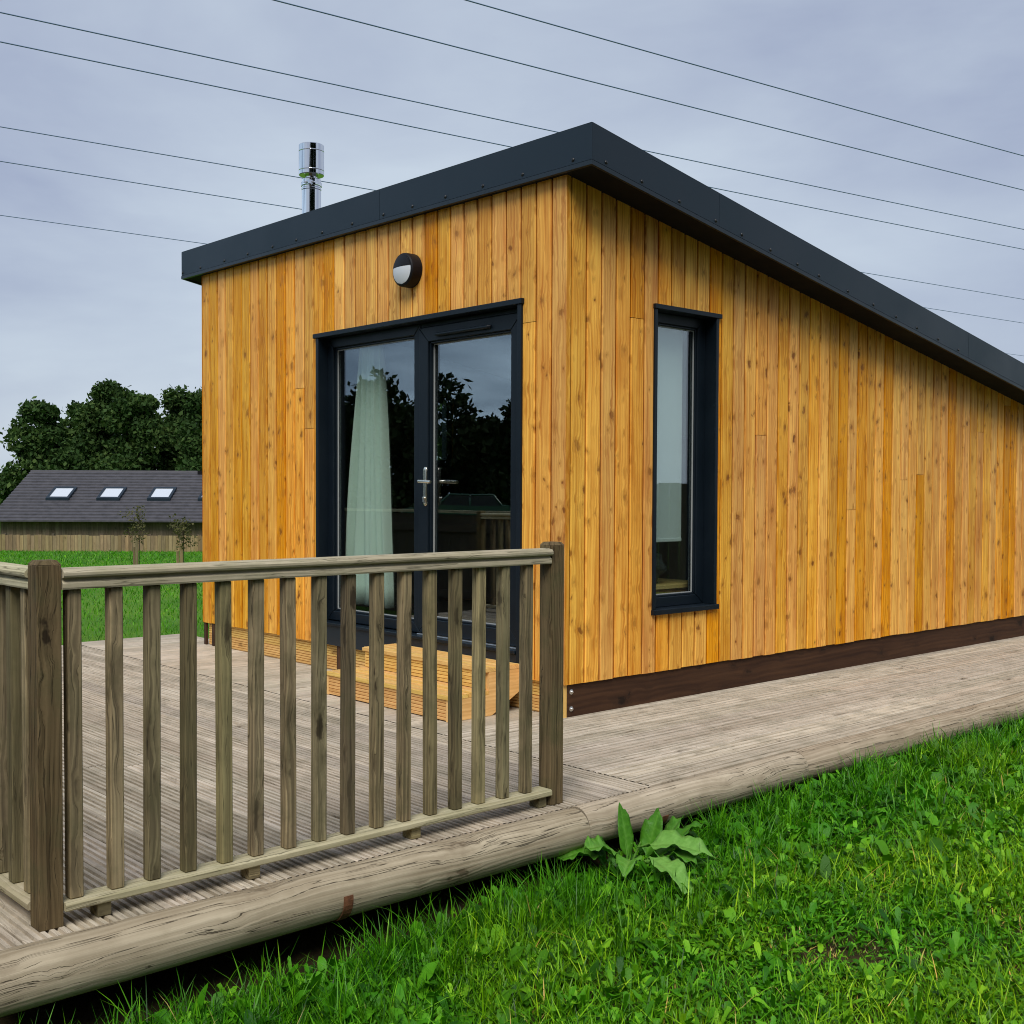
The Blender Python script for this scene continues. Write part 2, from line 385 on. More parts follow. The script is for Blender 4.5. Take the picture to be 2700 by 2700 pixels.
while y > -3.3:                                        # boards running along x, in front of the cabin
    jx = random.choice([-1.9, -2.6, -3.2, -.6]) + random.uniform(-.1, .1)
    deck_board(mb, y - .126, y, -4.65, jx - .002, 'x', True)
    deck_board(mb, y - .126, y, jx + .002, 1.237, 'x', True)
    y -= .132
x = 1.222
while x > -4.65:                                       # boards running along y beside the cabin
    gro = x > -.1
    y1 = 6.6 if x > -.05 else (0.10 if x > -3.95 else .2)
    jy = random.uniform(1.5, 4.5)
    if y1 > 3:
        deck_board(mb, x - .140, x, SEAM + .004, jy, 'y', gro, pitch=.042, depth=.008)
        deck_board(mb, x - .140, x, jy + .004, y1, 'y', gro, pitch=.042, depth=.008)
    else:
        deck_board(mb, x - .140, x, SEAM + .004, y1, 'y', False)
    x -= .149
dk = mb.build('deck', M['deck']); tag(dk, kind='structure', label='weathered grey decking around the cabin')
mb = MB()
mb.box(1.15, 1.185, -3.3, 6.6, -.20, -.033, 1); mb.box(-4.65, 1.145, -3.28, -3.24, -.20, -.033, 0); mb.box(-4.64, -4.6, -3.23, .1, -.20, -.033, 1)
mb.build('edge_joist', M['darkwood'], dk)

# ------------------------------------------------------------------ cabin
W = 3.984; ZC = .177; DEP = 6.2; SL = .170
def ztop(y): return 2.845 - SL * y
cabin = empty('timber_cabin', (0, 0, 0))
tag(cabin, 'honey coloured timber clad cabin with dark sloping roof and anthracite frames', 'cabin')

def cladding(mb, origin, length, pitch, ztf, openings, flip, seed, first_off=0., zb=ZC, z_jit=.003):
    """origin: fn(a, d, z)->xyz with a along the wall, d outward; openings: (a0,a1,z0,z1)"""
    rg = random.Random(seed)
    n = int(round(length / pitch)); pitch = length / n
    gap, c, dep = .0105, .005, .030
    for i in range(n):
        a0 = i * pitch; w = pitch
        uc = .008
        prof = [(-uc, -dep), (gap + uc, -dep), (gap, -c), (gap + c, 0), (w - c, 0), (w, -c), (w - uc, -dep)]
        ou = rg.random() * 4; ov = rg.random() * 30
        joint = rg.uniform(.7, 2.2) if rg.random() < .13 else None
        r1, r2 = rg.random(), rg.random()
        zj = rg.uniform(-z_jit, z_jit)
        cuts = sorted({-.02 if i else 0., w} | {min(max(q - a0, .0), w) for o in openings for q in (o[0], o[1]) if 0 < q - a0 < w})
        for lo, hi in zip(cuts[:-1], cuts[1:]):
            if hi - lo < 1e-5: continue
            mid = a0 + (lo + hi) / 2
            zr = [(zb + zj, None)]
            segs = []
            cur = zb + zj
            for o in sorted(openings, key=lambda q: q[2]):
                if o[0] < mid < o[1]:
                    if o[2] > cur: segs.append((cur, o[2]))
                    cur = o[3]
            segs.append((cur, None))
            pts = []
            for p, q in zip(prof[:-1], prof[1:]):
                mn, mxx = min(p[0], q[0]), max(p[0], q[0])
                if mxx <= lo or mn >= hi: continue
                def cl(e):
                    if lo <= e[0] <= hi: return e
                    a_ = lo if e[0] < lo else hi
                    return (a_, p[1] + (q[1] - p[1]) * (a_ - p[0]) / (q[0] - p[0]))
                pts.append((cl(p), cl(q)))
            for (z0, z1) in segs:
                parts = [(z0, z1, r1)]
                if joint and z1 is None and z0 < joint: parts = [(z0, joint - .0015, r1), (joint + .0015, None, r2)]
                elif joint and z1 is not None and z0 < joint < z1: parts = [(z0, joint - .0015, r1), (joint + .0015, z1, r2)]
                for (za, zb_, rr) in parts:
                    off = 7.3 if rr == r2 else 0.
                    for A, B in pts:
                        zA = ztf(a0 + A[0]) if zb_ is None else zb_; zB = ztf(a0 + B[0]) if zb_ is None else zb_
                        f = [origin(a0 + A[0], A[1], za), origin(a0 + B[0], B[1], za), origin(a0 + B[0], B[1], zB), origin(a0 + A[0], A[1], zA)]
                        uv = [(A[0] + ou, za + ov + off), (B[0] + ou, za + ov + off), (B[0] + ou, zB + ov + off), (A[0] + ou, zA + ov + off)]
                        if flip: f = f[::-1]; uv = uv[::-1]
                        mb.face(f, uv, rr)
                    # bottom end grain
                    if len(pts) > 2:
                        a_, b_ = pts[0][0][0], pts[-1][1][0]
                        mb.face([origin(a0 + a_, -.02, za), origin(a0 + b_, -.02, za), origin(a0 + b_, -.004, za), origin(a0 + a_, -.004, za)], None, rr)
DX0, DX1, DZ1 = -2.367, -.334, 2.25
WY0, WY1, WZ0, WZ1 = .693, 1.2745, .506, 2.26
# front wall: a runs from x=-W to 0
mb = MB()
cladding(mb, lambda a, d, z: (-W + a, -d, z), W, .1207, lambda a: ztop(0) + .02, [(W + DX0 + .015, W + DX1 - .015, 0, DZ1 - .015)], False, 3)
mb.face([(0, 0, ZC), (0, .0305, ZC), (0, .0305, 2.86), (0, 0, 2.86)], [(0, 0), (.02, 0), (.02, 2.6), (0, 2.6)], .3)
mb.face([(-W, 0, ZC), (-W, .021, ZC), (-W, .021, 2.86), (-W, 0, 2.86)], [(0, 0), (.02, 0), (.02, 2.6), (0, 2.6)], .3)
# sheathing behind with the opening left free
for b in ((-W + .002, DX0 + .012, .0320, .13, ZC + .01, 2.85), (DX1 - .012, -.032, .0320, .13, ZC + .01, 2.85), (DX0 + .012, DX1 - .012, .0320, .13, DZ1 - .012, 2.85)): mb.box(*b, rnd=.3)
mb.build('wall', M['larch'], cabin)
# side wall: a runs along +y from .022
mb = MB()
cladding(mb, lambda a, d, z: (d, .031 + a, z), DEP - .031, .1172, lambda a: ztop(a + .031) + .03, [(WY0 - .031 + .012, WY1 - .031 - .012, WZ0 + .012, WZ1 - .012)], False, 18)
def slopebox(mb, x0, x1, y0, y1, z0, dz, r=.3):
    P = [(x0, y0, z0), (x1, y0, z0), (x1, y1, z0), (x0, y1, z0), (x0, y0, ztop(y0) + dz), (x1, y0, ztop(y0) + dz), (x1, y1, ztop(y1) + dz), (x0, y1, ztop(y1) + dz)]
    for q in ((0, 3, 2, 1), (4, 5, 6, 7), (0, 1, 5, 4), (1, 2, 6, 5), (2, 3, 7, 6), (3, 0, 4, 7)):
        mb.face([P[i] for i in q], [(P[i][1], P[i][2]) for i in q], r)
slopebox(mb, -.13, -.0320, .131, WY0 + .01, ZC + .01, 0); slopebox(mb, -.13, -.0320, WY1 - .01, DEP, ZC + .01, 0)
mb.box(-.13, -.0320, WY0 + .01, WY1 - .01, ZC + .01, WZ0 + .01, rnd=.3); slopebox(mb, -.13, -.0320, WY0 + .01, WY1 - .01, WZ1 - .01, 0)
mb.build('wall', M['larch'], cabin)
# left wall (with a window) and back wall
LW = (2.02, 2.42, 1.42, 2.05)
mb = MB()
slopebox(mb, -W + .001, -W + .12, .131, LW[0], ZC, 0); slopebox(mb, -W + .001, -W + .12, LW[1], DEP - .12, ZC, 0)
mb.box(-W + .001, -W + .12, LW[0], LW[1], ZC, LW[2], rnd=.4); slopebox(mb, -W + .001, -W + .12, LW[0], LW[1], LW[3], 0)
mb.build('wall', M['larch'], cabin)
mb = MB(); slopebox(mb, -W + .12, -.13, DEP - .12, DEP, ZC, 0); mb.build('wall', M['larch'], cabin)
# interior lining and floor
mb = MB()
mb.box(-W + .121, -.131, .131, DEP - .121, .18, .205, 0)
mb.build('floor', M['floorin'], cabin)
mb = MB()
mb.face([(-W + .122, .132, ztop(.13) - .07), (-W + .122, DEP - .122, ztop(DEP) - .07 + .02), (-.132, DEP - .122, ztop(DEP) - .07 + .02), (-.132, .132, ztop(.13) - .07)])
for (a, b) in ((.132, LW[0]), (LW[1], DEP - .122)):
    mb.face([(-W + .124, a, .206), (-W + .124, b, .206), (-W + .124, b, ztop(b) - .06), (-W + .124, a, ztop(a) - .06)])
mb.face([(-W + .124, LW[0], .206), (-W + .124, LW[1], .206), (-W + .124, LW[1], LW[2]), (-W + .124, LW[0], LW[2])])
mb.face([(-W + .124, LW[0], LW[3]), (-W + .124, LW[1], LW[3]), (-W + .124, LW[1], ztop(LW[1]) - .06), (-W + .124, LW[0], ztop(LW[0]) - .06)])
mb.face([(-W + .13, DEP - .124, .206), (-.13, DEP - .124, .206), (-.13, DEP - .124, 1.8), (-W + .13, DEP - .124, 1.8)])
for (a, b) in ((.132, WY0), (WY1, DEP - .122)):
    mb.face([(-.134, a, .206), (-.134, b, .206), (-.134, b, ztop(b) - .06), (-.134, a, ztop(a) - .06)])
mb.face([(-W + .124, .134, .206), (DX0, .134, .206), (DX0, .134, 2.77), (-W + .124, .134, 2.77)]); mb.face([(DX1, .134, .206), (-.134, .134, .206), (-.134, .134, 2.77), (DX1, .134, 2.77)])
mb.build('wall_lining', M['plaster'], cabin)

# ---- roof: slab, fascia panels, lip trims, soffit
RX0, RX1, RY0, RY1 = -W - .227, .227, -.052, DEP + .2
def zt(y): return 3.06 - SL * (y - RY0)
def slab(mb, x0, x1, y0, y1, dz0, dz1, M_=None, r=.5):
    P = [(x0, y0, zt(y0) + dz0), (x1, y0, zt(y0) + dz0), (x1, y1, zt(y1) + dz0), (x0, y1, zt(y1) + dz0),
         (x0, y0, zt(y0) + dz1), (x1, y0, zt(y0) + dz1), (x1, y1, zt(y1) + dz1), (x0, y1, zt(y1) + dz1)]
    for q in ((0, 3, 2, 1), (4, 5, 6, 7), (0, 1, 5, 4), (1, 2, 6, 5), (2, 3, 7, 6), (3, 0, 4, 7)):
        mb.face([P[i] for i in q], None, r)
mb = MB(); slab(mb, RX0 + .006, RX1 - .006, RY0 + .006, RY1 - .006, -.19, -.012)
roof = mb.build('roof', M['membrane'], cabin)
mb = MB(); slab(mb, RX0 + .012, RX1 - .012, RY0 + .012, RY1 - .012, -.1985, -.1905)
mb.build('soffit', M['soffit'], roof)
HT, HB, LT, LB = 0., -.183, -.1865, -.209
def fascia_run(mb, boxes):
    for b in boxes: slab(mb, *b)
mb = MB()
fascia_run(mb, [(RX0, -1.5855, RY0, RY0 + .004, HB, HT), (-1.5825, RX1, RY0, RY0 + .004, HB, HT),
                (RX0 + .0045, RX1 - .0045, RY0, RY0 + .03, HT + .0005, HT + .003)])
f1 = mb.build('fascia', M['fascia'], cabin, .002)
mb = MB()
fascia_run(mb, [(RX1 - .004, RX1, RY0 + .0045, .9825, HB, HT), (RX1 - .004, RX1, .9855, 3.95, HB, HT), (RX1 - .004, RX1, 3.953, RY1, HB, HT),
                (RX1 - .03, RX1 - .0002, RY0 + .0045, RY1, HT + .0005, HT + .003)])
f2 = mb.build('fascia', M['fascia'], cabin, .002)
mb = MB()
fascia_run(mb, [(RX0, RX0 + .004, RY0 + .0045, RY1, HB, HT)]); f3 = mb.build('fascia', M['fascia'], cabin, .002)
mb = MB()
fascia_run(mb, [(RX0 + .0045, RX1 - .0045, RY1 - .004, RY1, HB, HT)]); f4 = mb.build('fascia', M['fascia'], cabin, .002)
mb = MB(); fascia_run(mb, [(RX0 - .002, RX1 + .002, RY0 - .003, RY0 + .014, LB, LT)]); mb.build('drip_trim', M['lip'], f1, .003)
mb = MB(); fascia_run(mb, [(RX1 - .014, RX1 + .002, RY0 + .0145, RY1, LB, LT)]); mb.build('drip_trim', M['lip'], f2, .003)
mb = MB(); fascia_run(mb, [(RX0 - .002, RX0 + .014, RY0 + .0145, RY1, LB, LT)]); mb.build('drip_trim', M['lip'], f3, .003)
for xx in (-4.191, -3.905, -3.532, -3.191, -2.849, -2.543, -2.225, -1.881, -1.545, -1.253, -.941, -.612, -.287, .093):
    mb = MB(); mb.lathe([(.0, .007), (.006, .006), (.0095, .003), (.0105, 0), (.0105, -.003)], (xx, RY0, 2.899), 14, 'y')
    mb.build('screw', M['screw'], f1)
for yy in (.052, .328, .635, .955, 1.197, 1.477, 1.756, 1.99, 2.322, 2.63, 2.92, 3.2, 3.5, 3.8):
    mb = MB(); mb.lathe([(.0, .007), (.006, .006), (.0095, .003), (.0105, 0), (.0105, -.003)], (RX1, yy, zt(yy) - .163), 14, 'x')
    mb.build('screw', M['screw'], f2)

# ---- flue
FX, FY = -3.40, .62
mb = MB()
mb.lathe([(.0735, -.12), (.0735, .52), (.0765, .525), (.0765, .535), (.0735, .54), (.0735, .60), (.071, .606), (.052, .608)], (FX, FY, 2.985), 40)
flue = mb.build('flue', M['steel'], roof, sharp=16)
mb = MB(); mb.lathe([(.048, .58), (.048, .70)], (FX, FY, 2.985), 32); mb.build('flue_neck', M['steel'], flue, sharp=16)
mb = MB(); mb.lathe([(.050, .668), (.094, .668), (.0965, .672), (.0965, .70), (.0985, .704), (.0965, .708), (.0965, .845), (.0985, .849), (.0965, .853), (.0965, .895), (.092, .90), (.06, .903), (0, .904)], (FX, FY, 2.952), 40)
mb.build('flue_cap', M['steel'], flue, sharp=16)
mb = MB(); mb.lathe([(.0737, .552), (.079, .552), (.080, .556), (.080, .574), (.079, .578), (.0737, .578)], (FX, FY, 2.985), 40)
mb.box(FX + .055, FX + .085, FY - .075, FY - .045, 3.535, 3.565); mb.tube([(FX + .04, FY - .09, 3.55), (FX + .10, FY - .04, 3.55)], .005)
mb.build('clamp', M['steel'], flue, sharp=16)

# ---- wall lamp
lamp = empty('wall_lamp', (0, 0, 0)); lamp.parent = cabin
LX, LZ = -1.322, 2.53
mb = MB(); mb.lathe([(.102, 0), (.102, .055), (.099, .07), (.092, .0755), (.086, .077)], (LX, -.001, LZ), 48, 'y'); mb.build('lamp_housing', M['lampblack'], lamp, sharp=16)
def half_dome(top):
    """upper hood or lower opal half of the lamp front, split by a level line a little above the middle"""
    mb = MB(); r = .0865; zs_ = .016; K = 12; rows = 10
    za, zb_ = (zs_ + .0015, r * .999) if top else (-r * .999, zs_)
    h = lambda x, z: .0775 + .016 * max(0, 1 - (x * x + z * z) / r ** 2) + (.0015 if top else 0)
    zz_ = [za + (zb_ - za) * k / rows for k in range(rows + 1)]
    for k in range(rows):
        P = []
        for z in (zz_[k], zz_[k + 1]):
            w_ = math.sqrt(max(0, r * r - z * z)); P.append([(LX - w_ + 2 * w_ * q / K, -.001 - h(-w_ + 2 * w_ * q / K, z), LZ + z) for q in range(K + 1)])
        for q in range(K): mb.face([P[0][q], P[0][q + 1], P[1][q + 1], P[1][q]], None, 0, True)
    return mb
half_dome(True).build('lamp_visor', M['lampblack'], lamp)
half_dome(False).build('lamp_diffuser', M['opal'], lamp)

# ---- frames: mitred rings
def ring_y(mb, x0, x1, z0, z1, w, y0, y1, wb=None, wt=None):
    """frame in the xz plane, front at y0"""
    wb = w if wb is None else wb; wt = w if wt is None else wt
    o = [(x0, z0), (x1, z0), (x1, z1), (x0, z1)]; i = [(x0 + w, z0 + wb), (x1 - w, z0 + wb), (x1 - w, z1 - wt), (x0 + w, z1 - wt)]
    g = .0006
    for k in range(4):
        k2 = (k + 1) % 4
        A, B, C, D = [Vector((*p, 0)) for p in (o[k], o[k2], i[k2], i[k])]
        dd = (B - A).normalized() * g
        A, B, C, D = A + dd, B - dd, C - dd, D + dd
        f = [(p.x, y0, p.y) for p in (A, B, C, D)]; b = [(p.x, y1, p.y) for p in (A, B, C, D)]
        base = len(mb.v); mb.v.extend(f + b)
        for q in ((0, 1, 2, 3), (7, 6, 5, 4), (0, 4, 5, 1), (1, 5, 6, 2), (2, 6, 7, 3), (3, 7, 4, 0)):
            mb.f.append([base + t for t in q]); mb.uv.append([(0, 0)] * 4); mb.r.append(0); mb.sm.append(False)
def to_side(o):      # turns a frame modelled in xz into the plane of the side wall: x -> y, y -> -x
    for v in o.data.vertices: v.co = Vector((-v.co.y, v.co.x, v.co.z))
    o.data.flip_normals() if False else None
    return o
# door surround (flashing) and fixed outer frame
mb = MB()
mb.box(DX0, DX0 + .034, -.012, .105, ZC - .002, DZ1 - .03); mb.box(DX1 - .034, DX1, -.012, .105, ZC - .002, DZ1 - .03)
mb.box(DX0 - .022, DX1 + .010, -.022, .105, DZ1 - .0295, DZ1)
dsur = mb.build('door_surround', M['frame'], cabin, .002)
mb = MB()
FX0, FX1, FZ0, FZ1 = DX0 + .036, DX1 - .036, .30, DZ1 - .031
MX = -1.345
ring_y(mb, FX0, MX + .027, FZ0 + .03, FZ1, .064, .062, .128, wb=.062)
mb.box(MX + .0275, FX1, .066, .128, FZ1 - .028, FZ1); mb.box(FX1 - .024, FX1, .066, .128, FZ0 + .025, FZ1 - .029)
dfr = mb.build('door_frame', M['frame'], cabin, .004)
mb = MB(); ring_y(mb, FX0 + .064, MX - .037, FZ0 + .092, FZ1 - .064, .014, .078, .12); mb.build('glazing_bead', M['frame'], dfr, .003)
mb = MB(); ring_y(mb, FX0 + .0785, MX - .0515, FZ0 + .1065, FZ1 - .0785, .005, .088, .094); mb.build('gasket', M['gasket'], dfr)
mb = MB(); mb.box(FX0 + .07, MX - .043, .094, .100, FZ0 + .10, FZ1 - .07); mb.build('glass_pane', M['glass'], dfr)
mb = MB(); mb.box(FX0 + .002, FX1 - .002, -.018, .13, FZ0 + .004, FZ0 + .024); mb.build('door_sill', M['frame'], dfr, .003)
mb = MB(); mb.box(DX0 + .035, DX1 - .035, -.004, .03, ZC - .004, FZ0 + .002); mb.build('apron_panel', M['lip'], dfr, .002)
mb = MB(); mb.box(MX + .05, FX1 - .01, .018, .05, FZ0 + .0245, FZ0 + .034); mb.build('threshold', M['alu'], dfr, .002)
# door leaf
mb = MB()
ring_y(mb, MX + .030, FX1 - .026, FZ0 + .036, FZ1 - .030, .088, .048, .118, wb=.088, wt=.088)
door = mb.build('door', M['frame'], cabin, .004)
dx0, dx1, dz0, dz1 = MX + .118, FX1 - .114, FZ0 + .124, FZ1 - .118
mb = MB(); ring_y(mb, dx0, dx1, dz0, dz1, .012, .062, .11); mb.build('glazing_bead', M['frame'], door, .003)
mb = MB(); ring_y(mb, dx0 + .0125, dx1 - .0125, dz0 + .0125, dz1 - .0125, .005, .082, .089); mb.build('gasket', M['gasket'], door)
mb = MB(); mb.box(dx0 + .005, dx1 - .005, .089, .095, dz0 + .005, dz1 - .005); mb.build('glass_pane', M['glass'], door)
mb = MB(); mb.tube([(-1.136, .044, 2.134), (-1.13, .034, 2.134), (-.662, .034, 2.134), (-.656, .044, 2.134)], .011, 12); mb.box(-1.13, -.66, .036, .05, 2.124, 2.142)
mb.build('vent_cover', M['frame'], door)
hd = MB()
pts = [(-1.244, .043, 1.125), (-1.244, .043, 1.332)]
hd.box(-1.259, -1.229, .036, .0475, 1.125, 1.332); hd.lathe([(.015, 0), (.015, .0075), (.0, .0115)], (-1.244, .0475, 1.332), 20, 'y'); hd.lathe([(.015, 0), (.015, .0075), (.0, .0115)], (-1.244, .0475, 1.125), 20, 'y')
plate = hd.build('handle_plate', M['handle'], door, .003)
mb = MB(); mb.tube([(-1.244, .04, 1.259), (-1.244, -.004, 1.259), (-1.238, -.012, 1.259), (-1.16, -.014, 1.257), (-1.125, -.012, 1.255)], [.0095, .0095, .0105, .0105, .009], 14)
mb.build('handle_lever', M['handle'], plate)
mb = MB(); mb.lathe([(.0085, .0), (.0085, .012), (.0, .0125)], (-1.244, .036, 1.158), 18, 'y'); mb.box(-1.2495, -1.2385, .026, .038, 1.135, 1.158)
mb.build('lock_cylinder', M['alu'], plate)
for hz in (.62, 1.28, 1.93):
    mb = MB(); mb.tube([(FX1 - .018, .052, hz - .045), (FX1 - .018, .052, hz + .045)], .011, 12); mb.box(FX1 - .05, FX1 - .012, .05, .064, hz - .04, hz + .04)
    mb.build('hinge', M['frame'], door)

# side window
mb = MB()
mb.box(WY0, WY0 + .026, -.011, .10, WZ0 + .026, WZ1 - .027); mb.box(WY1 - .026, WY1, -.011, .10, WZ0 + .026, WZ1 - .027)
mb.box(WY0 - .004, WY1 + .020, -.020, .10, WZ1 - .0265, WZ1)
wsur = mb.build('window_surround', M['frame'], cabin, .002); to_side(wsur)
mb = MB(); mb.box(WY0 - .004, WY1 + .010, -.024, .10, WZ0 - .004, WZ0 + .0255); to_side(mb.build('sill', M['frame'], wsur, .003))
mb = MB(); ring_y(mb, WY0 + .0265, WY1 - .0265, WZ0 + .026, WZ1 - .027, .072, .072, .13, wb=.058, wt=.06)
wfr = to_side(mb.build('window_frame', M['frame'], wsur, .004))
mb = MB(); ring_y(mb, WY0 + .098, WY1 - .098, WZ0 + .084, WZ1 - .087, .012, .080, .125); to_side(mb.build('glazing_bead', M['frame'], wsur, .003))
mb = MB(); ring_y(mb, WY0 + .1105, WY1 - .1105, WZ0 + .0965, WZ1 - .0995, .005, .09, .096); to_side(mb.build('gasket', M['gasket'], wsur))
mb = MB(); mb.box(WY0 + .104, WY1 - .104, .096, .102, WZ0 + .09, WZ1 - .093); to_side(mb.build('glass_pane', M['glass'], wsur))
# window in the far wall, seen through the door
mb = MB()
for b in ((-W + .03, -W + .10, LW[0], LW[0] + .06, LW[2], LW[3]), (-W + .03, -W + .10, LW[1] - .06, LW[1], LW[2], LW[3]), (-W + .03, -W + .10, LW[0] + .06, LW[1] - .06, LW[2], LW[2] + .06), (-W + .03, -W + .10, LW[0] + .06, LW[1] - .06, LW[3] - .06, LW[3])): mb.box(*b)
bw = mb.build('window_frame', M['frame'], cabin, .003)
mb = MB(); mb.box(-W + .06, -W + .066, LW[0] + .055, LW[1] - .055, LW[2] + .055, LW[3] - .055); mb.build('glass_pane', M['glass'], bw)

# skirting of grooved boards under the front wall, with dark posts
mb = MB()
z = .006
for i in range(2):
    n = 5; ph = .0165; z1 = z + n * ph
    r = random.random(); ou = random.random(); ov = random.random() * 9
    for k in range(n):
        za = z + k * ph
        for (a, b) in (((za + .003, .027), (za + ph - .003, .027)), ((za + ph - .003, .027), (za + ph - .001, .034)), ((za + ph - .001, .034), (za + ph + .001, .034)), ((za - .0, .034), (za + .003, .027))):
            for (xa, xb) in ((-W + .05, -.016),):
                mb.face([(xa, a[1], a[0]), (xb, a[1], a[0]), (xb, b[1], b[0]), (xa, b[1], b[0])], [(a[0] + ou, xa + ov), (a[0] + ou, xb + ov), (b[0] + ou, xb + ov), (b[0] + ou, xa + ov)], r)
    z = z1 + .004
mb.box(-W + .05, -.062, .0345, .06, .0, .176, 0)
mb.box(-.0595, -.016, .012, .0335, -.01, .1755, 2)
sk = mb.build('skirting', M['newwood'], cabin)
for xx in (-3.962, -3.837, -2.127):
    mb = MB(); mb.box(xx - .018, xx + .018, .008, .026, .002, .174); mb.build('skirting_post', M['darkwood'], sk, .002)
# plinth beam on the side
mb = MB(); mb.box(-.060, -.014, .034, DEP, -.01, .1765, 1); pl = mb.build('plinth_beam', M['darkwood'], cabin, .003)
for zz in (.135, .044):
    mb = MB(); mb.lathe([(.0, .014), (.006, .013), (.0085, .010), (.009, .004), (.0145, .003), (.0145, -.001)], (-.014, .064, zz), 12, 'x'); mb.build('bolt', M['alu'], pl)

# ------------------------------------------------------------------ things inside the cabin
N_ = 140; mbv = []; zs = np.linspace(.43, 2.27, 15)
for j, zz in enumerate(zs):
    t = (zz - .43) / 1.84
    x0 = -2.352 + .165 * t ** 1.5; x1 = -1.840 - .130 * t ** 1.3
    for i in range(N_):
        s = i / (N_ - 1)
        ph = s * 2 * math.pi * 6 + 1.1 * math.sin(s * 7.) + .25 * math.sin(zz * 2.1 + s * 5)
        a = (.030 + .026 * (1 - t)) * (.7 + .3 * math.sin(s * 9 + 1))
        mbv.append((x0 + (x1 - x0) * s + .006 * math.cos(ph + .6), .235 + a * math.sin(ph + .5 * math.sin(zz * 1.3)) + .008 * math.sin(3 * zz + s * 15), zz))
I = np.arange(15 * N_).reshape(15, N_); Q = np.stack([I[:-1, :-1], I[:-1, 1:], I[1:, 1:], I[1:, :-1]], -1).reshape(-1, 4)
cu = np_mesh('curtain', mbv, quads=Q, mat=M['curtain'], smooth=True)
so = cu.modifiers.new('t', 'SOLIDIFY'); so.thickness = .003
tag(cu, 'pale mint pleated curtain hanging behind the fixed glass beside the door', 'curtain')
rb = empty('roller_blind', (-.155, .98, 2.2)); tag(rb, 'white roller blind drawn most of the way down the narrow side window', 'blind')
def local(mb, o):
    mb.v = [tuple(Vector(p) - Vector(o.location)) for p in mb.v]; return mb
mb = MB(); mb.box(-.156, -.153, .76, 1.135, .925, 2.19); local(mb, rb).build('blind_cloth', M['blind'], rb)
mb = MB(); mb.box(-.162, -.148, .76, 1.135, .905, .927); local(mb, rb).build('bottom_bar', M['blind'], rb, .004)
mb = MB(); mb.tube([(-.155, .74, 2.2), (-.155, 1.16, 2.2)], .022); local(mb, rb).build('blind_roller', M['blind'], rb)
bx = empty('wooden_box', (-.42, 1.05, .206)); tag(bx, 'pale timber box standing inside below the side window', 'box')
for (b, nm) in (((-.62, -.20, .72, .74, .206, .62), 'side_panel'), ((-.62, -.20, 1.40, 1.42, .206, .62), 'side_panel'), ((-.22, -.20, .741, 1.399, .206, .62), 'front_panel'), ((-.62, -.60, .741, 1.399, .206, .62), 'back_panel'), ((-.64, -.18, .70, 1.44, .621, .645), 'lid')):
    mb = MB(); mb.box(*b, axis=1); local(mb, bx).build(nm, M['newwood'], bx, .002)
# crumpled dark bundle on the box
V = []; F = []; nu, nv = 28, 18
for j in range(nv + 1):
    for i in range(nu):
        th = 2 * math.pi * i / nu; ph = math.pi * j / nv
        rr = 1 + .10 * math.sin(5 * th + 3 * ph) + .07 * math.sin(9 * ph + 2 * th) + .05 * math.cos(11 * th)
        V.append((-.36 + .15 * rr * math.sin(ph) * math.cos(th), .97 + .17 * rr * math.sin(ph) * math.sin(th), max(.646, .755 - .125 * rr * math.cos(ph))))
for j in range(nv):
    for i in range(nu): F.append((j * nu + i, j * nu + (i + 1) % nu, (j + 1) * nu + (i + 1) % nu, (j + 1) * nu + i))
bd = np_mesh('blanket_bundle', V, quads=np.array(F), mat=M['fabric'], smooth=True)
tag(bd, 'crumpled dark grey knitted bundle lying on the box behind the side window', 'blanket')

# ------------------------------------------------------------------ steps
st = empty('timber_steps', (-.9, -.3, 0)); tag(st, 'new yellow timber double step with grooved risers below the glazed door', 'steps')
SX0, SX1 = -1.46, -.322
def groovedriser(z0, z1, yf):
    mb = MB(); n = max(3, int((z1 - z0) / .0165)); ph = (z1 - z0) / n; r = random.random(); ou, ov = random.random(), random.random() * 9
    for k in range(n):
        za = z0 + k * ph
        for (a, b) in (((za, .007), (za + .003, 0)), ((za + .003, 0), (za + ph - .003, 0)), ((za + ph - .003, 0), (za + ph, .007))):
            mb.face([(SX0 + .022, yf + a[1], a[0]), (SX1 - .024, yf + a[1], a[0]), (SX1 - .024, yf + b[1], b[0]), (SX0 + .022, yf + b[1], b[0])],
                    [(a[0] + ou, SX0 + ov), (a[0] + ou, SX1 + ov), (b[0] + ou, SX1 + ov), (b[0] + ou, SX0 + ov)], r)
    mb.box(SX0 + .022, SX1 - .024, yf + .0075, yf + .024, z0, z1, 0, r)
    return mb
local(groovedriser(.004, .1145, -.523), st).build('riser', M['newwood'], st)
local(groovedriser(.1395, .2345, -.262), st).build('riser', M['newwood'], st)
def tread(y0, y1, z0, z1):
    mb = MB(); n = max(1, round((y1 - y0) / .125)); w = (y1 - y0) / n
    for k in range(n):
        mb.box(SX0, SX1 + .001, y0 + k * w + .0015, y0 + (k + 1) * w - .0015, z0, z1 - .003, 0)
        m_ = int((w - .01) / .018)
        for i in range(m_):
            yy = y0 + k * w + (w - m_ * .018) / 2 + i * .018
            mb.box(SX0 + .0005, SX1 + .0005, yy + .003, yy + .015, z1 - .0032, z1, 0)
    return mb
local(tread(-.531, -.248, .1155, .138), st).build('tread', M['newwood'], st)
local(tread(-.270, -.006, .2355, .258), st).build('tread', M['newwood'], st)
